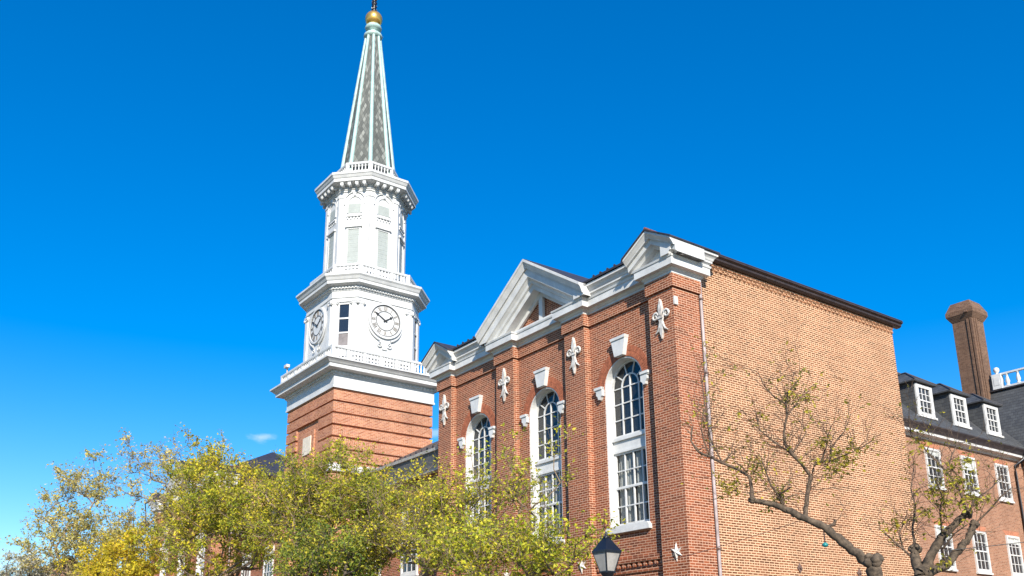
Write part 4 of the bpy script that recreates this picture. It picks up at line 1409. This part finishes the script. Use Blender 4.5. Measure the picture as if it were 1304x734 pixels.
def grow_tree(name, label, base, top, r0_, lobes, leafmat, leaves, leaf_size, barkmat, seed, group, cat='tree', twig=0.75, twigs=9, tip=0.008):
    """lobes: (centre, radii, number of clumps); trunk from base to top, limbs reach every clump"""
    rnd = random.Random(seed)
    root = thing(name, base, label, cat, group)
    base, top = Vector(base), Vector(top)
    P, par = [], []
    n0 = 7
    for i in range(n0 + 1):
        t = i / n0
        P.append(base.lerp(top, t) + Vector((rnd.gauss(0, 0.05), rnd.gauss(0, 0.05), 0)) * (1 if 0 < i else 0)); par.append(i - 1)
    cl = []
    for c, rr, n in lobes:
        c = Vector(c)
        for _ in range(n):
            d = Vector((rnd.gauss(0, 1), rnd.gauss(0, 1), rnd.gauss(0, 1))).normalized() * (rnd.uniform(0.25, 1.0) ** 0.55)
            if rnd.random() < 0.16:
                d = d.normalized() * rnd.uniform(1.0, 1.38); d.z = abs(d.z)
            cl.append(c + Vector((d.x * rr[0], d.y * rr[1], d.z * rr[2])))
    cl.sort(key=lambda q: (q - top).length)
    ends = []
    chains = []
    for q in cl:
        best, bi = 1e9, 0
        for i, p in enumerate(P):
            if i < 3: continue
            dv = q - p
            pd = p - P[par[i]]
            cs = pd.dot(dv) / max(1e-6, pd.length * dv.length)
            cost = dv.length * (1.0 + 0.55 * (1.0 - cs)) + 1.2 * max(0.0, p.z - q.z + 0.2)
            if cost < best: best, bi = cost, i
        p = P[bi]
        L = (q - p).length
        k = max(2, int(L / 0.45))
        ch = [bi]
        side = Vector((rnd.gauss(0, 1), rnd.gauss(0, 1), rnd.gauss(0.3, 0.6))) * L * 0.07
        last = bi
        for s in range(1, k + 1):
            t = s / k
            w = p.lerp(q, t) + side * math.sin(PI * t) + Vector((rnd.gauss(0, 1), rnd.gauss(0, 1), rnd.gauss(0, 1))) * 0.035
            P.append(w); par.append(last); last = len(P) - 1; ch.append(last)
        chains.append(ch); ends.append(last)
    cnt = [0] * len(P)
    for e in ends:
        i = e
        while i >= 0:
            cnt[i] += 1; i = par[i]
    tot = max(1, len(ends))
    rad = [max(tip, r0_ * (max(c, 0.3) / tot) ** 0.48) for c in cnt]
    q = MB()
    q.tube([base + Vector((0, 0, -0.1))] + P[:n0 + 1], [r0_ * 1.35] + [max(rad[i], r0_ * (1 - 0.45 * i / n0)) for i in range(n0 + 1)], 10)
    q.build('trunk', barkmat, root, fix=False)
    q = MB()
    for ch in chains:
        rr = [rad[i] for i in ch]; rr[0] = min(rr[0], rr[1] * 1.25)
        q.tube([P[i] for i in ch], rr, 6, cap=False)
    tw, lf = q, MB()
    for e in ends:
        c = P[e]
        out = (c - top).normalized()
        for _ in range(twigs):
            d = (Vector((rnd.gauss(0, 1), rnd.gauss(0, 1), rnd.gauss(0.35, 0.75))) + out * 0.8).normalized()
            L = twig * rnd.uniform(0.4, 1.2)
            m_ = c + d * L * 0.5 + Vector((rnd.gauss(0, 0.05), rnd.gauss(0, 0.05), rnd.gauss(0.03, 0.04)))
            t_ = c + d * L + Vector((0, 0, rnd.uniform(-0.12, 0.05)))
            tw.tube([c, m_, t_], [tip, tip * 0.7, tip * 0.4], 3, cap=False)
            k = int(leaves / twigs * rnd.uniform(0.4, 1.6) + rnd.random())
            for _j in range(k):
                t = rnd.uniform(0.15, 1.0)
                p = (c.lerp(m_, t * 2) if t < 0.5 else m_.lerp(t_, t * 2 - 1)) + Vector((rnd.gauss(0, 1), rnd.gauss(0, 1), rnd.gauss(0, 1))) * 0.06
                leaf_quads(lf, p, rnd, leaf_size)
    tw.build('branches', barkmat, root, fix=False)
    lf.build('crown', leafmat, root, fix=False)
    return root


L = {}
L['olive'] = leaf_mat('olive_yellow_leaves', [(0.0, (0.15, 0.15, 0.025)), (0.25, (0.32, 0.31, 0.025)), (0.6, (0.54, 0.48, 0.03)), (0.85, (0.68, 0.56, 0.035)), (1.0, (0.55, 0.36, 0.07))], greens=0.9)
L['green'] = leaf_mat('green_leaves', [(0.0, (0.06, 0.10, 0.018)), (0.4, (0.16, 0.21, 0.03)), (0.75, (0.34, 0.34, 0.04)), (1.0, (0.55, 0.46, 0.05))], greens=0.6)
L['bright'] = leaf_mat('yellow_green_leaves', [(0.0, (0.18, 0.22, 0.02)), (0.4, (0.40, 0.40, 0.03)), (0.75, (0.58, 0.52, 0.035)), (1.0, (0.62, 0.48, 0.05))], greens=0.5)
L['yellow'] = leaf_mat('golden_leaves', [(0.0, (0.28, 0.24, 0.02)), (0.35, (0.52, 0.42, 0.025)), (0.7, (0.68, 0.52, 0.03)), (1.0, (0.50, 0.30, 0.04))], greens=0.3)
L['tan'] = leaf_mat('tan_leaves', [(0.0, (0.22, 0.20, 0.06)), (0.4, (0.46, 0.38, 0.13)), (0.75, (0.60, 0.50, 0.20)), (1.0, (0.58, 0.46, 0.05))], greens=0.45)
L['pale'] = leaf_mat('pale_leaves', [(0.0, (0.22, 0.21, 0.12)), (0.45, (0.50, 0.48, 0.38)), (0.8, (0.64, 0.62, 0.55)), (1.0, (0.45, 0.36, 0.06))], greens=0.2)
M['twig_tan'] = plain_mat('tan_twig_bark', (0.26, 0.19, 0.12), 0.9, 0.25, 8.0, dirt=(0.07, 0.05, 0.035))

G = 'autumn street trees along the facade'
grow_tree('street_tree', 'pale whitish leaved tree, the leftmost and lowest of the row', (-43.6, -9.0, 0.13), (-43.6, -9, 5.5), 0.12,
          [((-44.3, -9.0, 7.0), (1.5, 1.5, 1.2), 50)], L['pale'], 110, 0.15, M['bark'], 11, G)
grow_tree('street_tree', 'thin tan tree with bare twigs against the sky at the far left', (-41.0, -6.6, 0.13), (-41, -6.6, 6.0), 0.12,
          [((-41.8, -6.6, 10.3), (2.9, 2.4, 3.0), 95), ((-41, -6.6, 8.2), (4.6, 2.8, 1.9), 100)], L['tan'], 62, 0.17, M['twig_tan'], 12, G, twig=0.9, tip=0.006)
grow_tree('street_tree', 'sparse tan tree with a high bare top left of the first dense yellow crown', (-27.2, -6.3, 0.13), (-27.2, -6.3, 5.0), 0.11,
          [((-27.4, -6.3, 9.3), (1.9, 1.7, 2.5), 75), ((-27.2, -6.3, 7.2), (2.8, 2.0, 1.6), 75)], L['tan'], 46, 0.135, M['twig_tan'], 13, G, twig=0.75, tip=0.006)
grow_tree('street_tree', 'golden yellow low tree in front of the tan bare ones at the lower left', (-27.6, -7.9, 0.13), (-27.6, -7.9, 3.6), 0.11,
          [((-25.0, -7.9, 5.2), (3.2, 1.5, 1.6), 95), ((-31.5, -7.6, 5.6), (3.6, 1.5, 1.7), 65)], L['yellow'], 100, 0.15, M['bark'], 14, G, twig=0.6)
grow_tree('street_tree', 'dense olive yellow tree with the tallest leafy crown left of the clock tower', (-18.6, -6.0, 0.13), (-18.6, -6.0, 4.2), 0.13,
          [((-20.3, -6.0, 8.5), (2.3, 1.8, 1.8), 85), ((-17.2, -6.0, 7.4), (2.3, 1.7, 1.4), 60), ((-18.9, -6.0, 6.2), (4.0, 2.2, 1.6), 110)], L['olive'], 100, 0.125, M['twig_tan'], 15, G)
grow_tree('street_tree', 'broad olive tree standing in front of the brick base of the clock tower', (-9.2, -6.0, 0.13), (-9.2, -6.0, 3.4), 0.12,
          [((-9.4, -6.0, 6.8), (1.8, 1.4, 1.05), 75), ((-12.2, -6.0, 6.5), (2.0, 1.4, 1.1), 65), ((-8.2, -6.0, 5.3), (2.8, 1.8, 1.2), 85), ((-6.9, -6.0, 6.0), (1.3, 1.0, 0.7), 36)], L['olive'], 96, 0.105, M['twig_tan'], 16, G)
grow_tree('street_tree', 'dark green low tree at the bottom edge under the tower tree', (-6.6, -7.0, 0.13), (-6.6, -7.0, 2.6), 0.10,
          [((-6.4, -7.0, 4.3), (2.3, 1.1, 0.85), 95)], L['green'], 115, 0.095, M['bark'], 17, G, twig=0.5)
grow_tree('street_tree', 'thin olive tree with loose twigs in front of the low wing', (-3.7, -6.2, 0.13), (-3.7, -6.2, 2.8), 0.08,
          [((-4.4, -6.2, 5.3), (1.7, 1.2, 1.0), 70), ((-2.2, -6.1, 4.7), (1.7, 1.1, 1.0), 70)], L['olive'], 60, 0.088, M['twig_tan'], 18, G, twig=0.65, tip=0.006)
grow_tree('street_tree', 'bright yellow green tree low in front of the pavilion windows', (1.3, -6.9, 0.13), (1.3, -6.9, 2.3), 0.07,
          [((1.5, -6.9, 3.65), (2.3, 1.0, 0.60), 105), ((-0.4, -6.8, 4.2), (1.3, 0.7, 0.6), 42)], L['bright'], 56, 0.092, M['twig_tan'], 19, G, twig=0.5, tip=0.005)
grow_tree('street_tree', 'thin twiggy tree whose loose shoots cross the far arched windows', (0.4, -6.3, 0.13), (0.4, -6.3, 2.8), 0.05,
          [((-0.1, -6.3, 5.0), (1.9, 0.8, 1.25), 60), ((1.9, -6.3, 5.4), (0.9, 0.6, 0.9), 12)], L['bright'], 30, 0.09, M['twig_tan'], 23, G, twig=0.6, tip=0.0045)


LIMBS = {}
LIMBS['R1'] = [
   [(8.997, -5.741, 2.211, 0.1894), (8.997, -5.793, 2.706, 0.1762), (8.974, -5.838, 2.986, 0.1633), (8.875, -5.919, 3.092, 0.1255), (8.707, -6.067, 3.34, 0.1065), (8.516, -6.235, 3.559, 0.0937), (8.318, -6.409, 3.71, 0.0811), (8.119, -6.59, 3.863, 0.0747), (7.942, -6.755, 3.969, 0.0622), (7.777, -6.911, 4.014, 0.0621)] ,
   [(7.777, -6.911, 4.014, 0.0434), (7.774, -6.903, 4.196, 0.0373), (7.753, -6.909, 4.381, 0.0311), (7.628, -7.0, 4.502, 0.028), (7.446, -7.137, 4.617, 0.028), (7.311, -7.242, 4.729, 0.0249), (7.175, -7.351, 4.816, 0.0249), (7.088, -7.418, 5.001, 0.0187), (7.1, -7.393, 5.219, 0.0125)] ,
   [(7.311, -7.242, 4.729, 0.0156), (7.27, -7.319, 4.94, 0.0124), (7.268, -7.364, 5.187, 0.0093), (7.338, -7.357, 5.49, 0.0074)] ,
   [(7.446, -7.137, 4.617, 0.0156), (7.303, -7.204, 5.012, 0.015), (7.252, -7.205, 5.341, 0.0125), (7.209, -7.191, 5.742, 0.0094), (7.176, -7.177, 6.082, 0.0063)] ,
   [(7.446, -7.137, 4.617, 0.0156), (7.537, -7.027, 4.763, 0.0125), (7.56, -6.977, 4.953, 0.0062)] ,
   [(8.119, -6.59, 3.863, 0.0249), (8.115, -6.723, 4.053, 0.0185), (8.093, -6.841, 4.187, 0.016), (8.124, -7.02, 4.496, 0.0097)] ,
   [(8.119, -6.59, 3.863, 0.0187), (8.141, -6.719, 4.061, 0.0185), (8.349, -6.699, 4.149, 0.0123)] ,
   [(8.318, -6.409, 3.71, 0.0499), (8.304, -6.315, 3.957, 0.0439), (8.302, -6.186, 4.271, 0.0411), (8.308, -6.14, 4.373, 0.038)] ,
   [(8.308, -6.14, 4.373, 0.0317), (8.241, -6.267, 4.578, 0.0315), (8.17, -6.381, 4.725, 0.0314), (8.135, -6.464, 4.882, 0.0276), (8.151, -6.501, 5.035, 0.025), (8.247, -6.512, 5.286, 0.0224), (8.278, -6.545, 5.462, 0.0186), (8.337, -6.558, 5.634, 0.0154), (8.453, -6.523, 5.737, 0.0123), (8.584, -6.486, 5.86, 0.008)] ,
   [(8.278, -6.545, 5.462, 0.0136), (8.176, -6.699, 5.587, 0.0123), (8.108, -6.833, 5.771, 0.0092), (8.098, -6.908, 5.951, 0.0061)] ,
   [(8.247, -6.512, 5.286, 0.0149), (8.293, -6.354, 5.464, 0.0125), (8.328, -6.22, 5.63, 0.0095), (8.386, -6.087, 5.728, 0.0063)] ,
   [(8.17, -6.381, 4.725, 0.0189), (7.978, -6.539, 4.941, 0.0163), (7.837, -6.658, 5.129, 0.0126), (7.814, -6.687, 5.421, 0.0082)] ,
   [(8.17, -6.381, 4.725, 0.0157), (8.235, -6.249, 4.89, 0.0126), (8.291, -6.12, 5.084, 0.0076)] ,
   [(8.308, -6.14, 4.373, 0.0317), (8.362, -6.107, 4.551, 0.0317), (8.452, -6.048, 4.59, 0.0317), (8.546, -5.987, 4.581, 0.0253), (8.58, -5.968, 4.736, 0.019), (8.673, -5.912, 4.909, 0.0127), (8.77, -5.853, 5.021, 0.0082)] ,
   [(8.546, -5.987, 4.581, 0.019), (8.712, -5.833, 4.666, 0.014), (8.887, -5.675, 4.751, 0.0095), (9.023, -5.553, 4.863, 0.0064)] ,
   [(8.452, -6.048, 4.59, 0.019), (8.572, -6.065, 4.786, 0.0139), (8.642, -6.096, 4.952, 0.0094), (8.752, -6.106, 5.111, 0.0062)] ,
   [(8.516, -6.235, 3.559, 0.0312), (8.616, -6.14, 3.6, 0.0313), (8.634, -6.115, 3.67, 0.0251)] ,
]
LIMBS['R2'] = [
   [(8.92, -4.617, 2.124, 0.2294), (8.959, -4.572, 2.586, 0.2027), (8.956, -4.56, 2.88, 0.1758), (9.109, -4.454, 3.228, 0.1083), (9.263, -4.355, 3.458, 0.0948), (9.424, -4.255, 3.65, 0.0881), (9.6, -4.151, 3.804, 0.0814)] ,
   [(8.956, -4.56, 2.88, 0.1352), (9.224, -4.279, 3.049, 0.0953), (9.372, -4.109, 3.259, 0.089), (9.462, -4.0, 3.424, 0.0824), (9.544, -3.879, 3.665, 0.0759)] ,
   [(8.956, -4.56, 2.88, 0.1352), (8.883, -4.508, 3.128, 0.1223), (8.852, -4.453, 3.328, 0.1024)] ,
   [(8.852, -4.453, 3.328, 0.0273), (8.777, -4.313, 3.678, 0.0221), (8.776, -4.149, 3.993, 0.0181), (8.672, -4.028, 4.353, 0.014), (8.67, -3.845, 4.727, 0.0085)] ,
   [(9.6, -4.151, 3.804, 0.0271), (9.5, -4.093, 4.177, 0.0205), (9.325, -4.077, 4.519, 0.0206), (9.059, -4.094, 4.886, 0.0173), (8.841, -4.108, 5.215, 0.0139), (8.805, -4.043, 5.539, 0.0084)] ,
   [(9.325, -4.077, 4.519, 0.0137), (9.367, -3.92, 4.784, 0.0111), (9.439, -3.743, 5.051, 0.007)] ,
   [(9.263, -4.355, 3.458, 0.0271), (9.386, -4.537, 3.847, 0.0174), (9.48, -4.594, 4.008, 0.0133), (9.515, -4.761, 4.286, 0.0092)] ,
   [(9.544, -3.879, 3.665, 0.0207), (9.758, -3.785, 3.863, 0.0165), (9.933, -3.712, 4.063, 0.0138), (10.098, -3.644, 4.19, 0.0069)] ,
   [(9.6, -4.151, 3.804, 0.0203), (9.651, -4.007, 4.004, 0.0137), (9.815, -3.747, 4.2, 0.011), (9.906, -3.584, 4.375, 0.0069)] ,
   [(8.883, -4.508, 3.128, 0.0272), (8.715, -4.555, 3.323, 0.0204), (8.514, -4.614, 3.563, 0.0164), (8.392, -4.654, 3.699, 0.0096)] ,
   [(8.715, -4.555, 3.323, 0.0136), (8.634, -4.476, 3.584, 0.0124), (8.692, -4.276, 3.905, 0.0069)] ,
   [(9.224, -4.279, 3.049, 0.0272), (9.253, -4.383, 3.278, 0.0203), (9.482, -4.404, 3.488, 0.0134), (9.707, -4.406, 3.601, 0.0093)] ,
   [(9.059, -4.094, 4.886, 0.0124), (9.143, -4.055, 5.068, 0.0097), (9.107, -4.082, 5.267, 0.0069)] ,
]

L1 = [[7.79, -6.72, 4.58], [7.72, -6.78, 4.49], [7.52, -6.94, 4.33], [7.4, -7.04, 4.24], [8.67, -6.08, 4.38], [8.75, -6.02, 4.66], [8.6, -6.12, 4.87], [8.41, -6.25, 5.54], [8.94, -5.9, 4.71], [7.93, -6.61, 3.98], [8.66, -6.08, 4.52], [8.28, -6.35, 5.68], [8.8, -5.99, 4.51], [8.01, -6.55, 4.07]]
L2 = [[9.62, -4.46, 4.18], [9.49, -4.52, 3.95], [9.37, -4.59, 4.09], [9.72, -4.4, 4.27], [9.61, -4.46, 4.42], [9.43, -4.56, 4.23], [9.65, -4.44, 3.94], [9.79, -4.37, 4.02], [9.24, -4.66, 3.86], [9.92, -4.31, 3.91], [9.25, -4.66, 4.96], [9.47, -4.54, 3.72], [9.78, -4.37, 4.53], [8.84, -4.9, 3.65], [9.39, -4.58, 3.06]]


def pruned_tree(label, limbs, clusters, nthick, seed, dens, knobs):
    rnd = random.Random(seed)
    b0 = limbs[0][0]
    root = thing('pruned_tree', (b0[0], b0[1], 0.13), label, 'tree', 'hard pruned trees before the side wall')
    thick, thin = MB(), MB()
    for i, pl in enumerate(limbs):
        pts = [Vector(p[:3]) for p in pl]; rr = [p[3] * (0.62 if i < nthick else 0.8) for p in pl]
        if i == 0:
            pts = [Vector((b0[0], b0[1], 0.0)), Vector((b0[0], b0[1], 1.0))] + pts; rr = [rr[0] * 1.5, rr[0] * 1.1] + rr
        # resample with knobbly radius
        P2, R2 = [], []
        for a, b_, ra, rb in zip(pts, pts[1:], rr, rr[1:]):
            k = max(1, int((b_ - a).length / 0.07))
            for s in range(k):
                t = s / k
                P2.append(a.lerp(b_, t) + Vector((rnd.gauss(0, 1), rnd.gauss(0, 1), rnd.gauss(0, 1))) * min(0.012, ra * 0.15)); R2.append((ra + (rb - ra) * t) * rnd.uniform(0.88, 1.14))
        P2.append(pts[-1]); R2.append(rr[-1])
        (thick if i < nthick else thin).tube(P2, R2, 9 if i < nthick else 6)
        if i < nthick:                      # burrs where the limb was cut
            for _ in range(9):
                d = Vector((rnd.gauss(0, 1), rnd.gauss(0, 1), rnd.gauss(0, 1))).normalized()
                c = P2[-1] + d * R2[-1] * 0.7
                thick.lathe(c, [(0.005, -0.03), (0.03, -0.01), (0.035, 0.015), (0.01, 0.035)], 6)
            for _ in range(14):
                k = rnd.randrange(len(P2)); d = Vector((rnd.gauss(0, 1), rnd.gauss(0, 1), rnd.gauss(0, 1))).normalized()
                thick.lathe(P2[k] + d * R2[k] * 0.85, [(0.005, -0.03), (0.028, -0.01), (0.03, 0.012), (0.008, 0.03)], 6)
    for kx in knobs:                        # swollen heads left by years of pruning
        for _ in range(16):
            d = Vector((rnd.gauss(0, 1), rnd.gauss(0, 1), rnd.gauss(0, 0.8))).normalized()
            s = kx[3] * rnd.uniform(0.35, 0.6)
            thick.lathe(Vector(kx[:3]) + d * kx[3] * 0.6, [(s * 0.2, -s * 0.9), (s * 0.8, -s * 0.45), (s, 0), (s * 0.75, s * 0.5), (s * 0.2, s * 0.85)], 8)
    thick.build('trunk', M['bark_pale'], root, fix=False)
    tw, lf = thin, MB()

    def shoot(p, d, Ln, r, depth):
        pts = [p]
        n = max(3, int(Ln / 0.07))
        for s in range(n):
            d = (d + Vector((rnd.gauss(0, 0.2), rnd.gauss(0, 0.2), rnd.gauss(0.03, 0.2)))).normalized()
            pts.append(pts[-1] + d * Ln / n)
            if depth > 0 and rnd.random() < 0.38:
                shoot(pts[-1], (d + Vector((rnd.gauss(0, 0.8), rnd.gauss(0, 0.8), rnd.gauss(0.1, 0.7)))).normalized(), Ln * rnd.uniform(0.3, 0.6), r * 0.65, depth - 1)
            if rnd.random() < 0.05 * dens:
                for _ in range(rnd.randrange(1, 4)): leaf_quads(lf, pts[-1], rnd, 0.062)
        tw.tube(pts, [r * (1 - 0.6 * k / n) for k in range(n + 1)], 4, cap=False)
    for i, pl in enumerate(limbs[nthick:]):
        for a, b_ in zip(pl, pl[1:]):
            va, vb = Vector(a[:3]), Vector(b_[:3])
            for _ in range(max(1, int((vb - va).length * 16 * dens))):
                p = va.lerp(vb, rnd.random())
                d = ((vb - va).normalized() * 0.5 + Vector((rnd.gauss(0, 0.8), rnd.gauss(0, 0.8), rnd.gauss(0.6, 0.6)))).normalized()
                shoot(p, d, rnd.uniform(0.25, 0.85), 0.0048, 2)
    for c in clusters:
        c = Vector(c)
        for _ in range(12):
            d = Vector((rnd.gauss(0, 1), rnd.gauss(0, 1), rnd.gauss(0, 0.9))).normalized()
            e = c + d * rnd.uniform(0.08, 0.32)
            tw.tube([c, c.lerp(e, 0.5) + Vector((0, 0, 0.02)), e], 0.003, 3, cap=False)
            for _j in range(rnd.randrange(2, 7)): leaf_quads(lf, c.lerp(e, rnd.uniform(0.3, 1)) + Vector((rnd.gauss(0, 1), rnd.gauss(0, 1), rnd.gauss(0, 1))) * 0.03, rnd, 0.07)
    tw.build('branches', M['bark_branch'], root, fix=False)
    lf.build('crown', L['bright_olive'], root, fix=False)
    return root


L['bright_olive'] = leaf_mat('sparse_yellow_leaves', [(0.0, (0.13, 0.13, 0.02)), (0.5, (0.30, 0.25, 0.03)), (1.0, (0.52, 0.42, 0.04))], greens=0.25)
pruned_tree('hard pruned tree whose long bare limb reaches left across the side wall', LIMBS['R1'], L1, 1, 31, 1.15, [(8.99, -5.83, 3.06, 0.15), (7.777, -6.911, 4.014, 0.06)])
pruned_tree('forked hard pruned tree with cut stubs in front of the dormered wing windows', LIMBS['R2'], L2, 3, 37, 1.0, [(9.6, -4.151, 3.804, 0.085), (9.544, -3.879, 3.665, 0.075), (8.852, -4.453, 3.328, 0.1)])

# glass bulb holder hanging under the long limb, and the light cable strung from the forked tree
t = thing('hanging_light', (8.50, -6.24, 3.33), 'small teal hanging light under the long bare limb', 'light')
q = MB(); q.tube([(8.50, -6.24, 3.33), (8.50, -6.24, 3.53)], 0.008, 5)
q.build('cord', M['black_metal'], t)
q = MB(); q.lathe((8.50, -6.24, 3.22), [(0.015, 0.05), (0.035, 0.06), (0.05, 0.085), (0.03, 0.11), (0.015, 0.12)], 10)
q.build('shade', M['teal'], t)


def cable(name, label, a, b_, sag, r=0.006):
    a, b_ = Vector(a), Vector(b_)
    q = MB(); q.tube([a.lerp(b_, i / 16) - Vector((0, 0, sag * 4 * (i / 16) * (1 - i / 16))) for i in range(17)], r, 5)
    return tag(q.build(name, M['black_metal']), label, 'cable')


cable('light_cable', 'thin dark cable running right from the forked tree past the wing windows', (9.10, -4.45, 3.25), (14.5, 0.4, 4.2), 0.12)
cable('light_cable', 'thin cable slanting down the side wall from the long bare limb', (8.28, -6.45, 3.68), (6.0, -8.2, 3.0), 0.05, 0.004)

# ------------------------------------------------------------------ street lamp
lx, ly = 5.98, -8.28
t = thing('street_lamp', (lx, ly, 0.13), 'black four sided street lamp with frosted panes before the nearest pilaster', 'street lamp')
q = MB()
q.lathe((lx, ly, 0.13), [(0.20, 0), (0.20, 0.12), (0.15, 0.18), (0.13, 0.75), (0.10, 0.85), (0.06, 0.95), (0.05, 2.55), (0.075, 2.6), (0.05, 2.66), (0.045, 2.80), (0.09, 2.84), (0.115, 2.885)], 12)
q.build('post', M['black_metal'], t)
q = MB()
a0, a1, z0, z1 = 0.078, 0.150, 3.03, 3.315
q.box(lx - a0 - 0.012, lx + a0 + 0.012, ly - a0 - 0.012, ly + a0 + 0.012, 3.005, 3.035)
for sx, sy in ((1, 1), (1, -1), (-1, 1), (-1, -1)):
    q.tube([(lx + sx * a0, ly + sy * a0, z0), (lx + sx * a1, ly + sy * a1, z1)], 0.011, 5)
q.box(lx - a1 - 0.012, lx + a1 + 0.012, ly - a1 - 0.012, ly + a1 + 0.012, 3.31, 3.335)
lan = q.build('lantern_frame', M['black_metal'], t)
for sx, sy in ((1, 0), (-1, 0), (0, 1), (0, -1)):
    q = MB()
    def lp(r_, s, z): return (lx + sx * r_ - sy * s, ly + sy * r_ + sx * s, z)
    v = [lp(a0, -a0, z0), lp(a0, a0, z0), lp(a1, a1, z1), lp(a1, -a1, z1)]
    v += [lp(a0 - 0.006, -a0, z0), lp(a0 - 0.006, a0, z0), lp(a1 - 0.006, a1, z1), lp(a1 - 0.006, -a1, z1)]
    q.add(v, [(0, 1, 2, 3), (7, 6, 5, 4), (0, 4, 5, 1), (1, 5, 6, 2), (2, 6, 7, 3), (3, 7, 4, 0)])
    q.build('pane', M['lamp_glass'], lan)
q = MB()
k = [(0.165, 3.33), (0.165, 3.345), (0.115, 3.42), (0.07, 3.50), (0.035, 3.555)]
q.lathe((lx, ly, 0), [(r_ * 1.414, z) for r_, z in k], 4, False, PI / 4)
q.lathe((lx, ly, 0), [(0.05, 3.55), (0.055, 3.565), (0.03, 3.58), (0.022, 3.60), (0.03, 3.615), (0.006, 3.65)], 10)
q.build('lantern_roof', M['black_metal'], t)
for c in range(4):
    sx, sy = ((1, 1), (1, -1), (-1, 1), (-1, -1))[c]
    q = MB(); q.lathe((lx + sx * 0.055, ly + sy * 0.055, 3.53), [(0.012, 0), (0.014, 0.02), (0.003, 0.045)], 6)
    q.build('finial', M['black_metal'], lan)
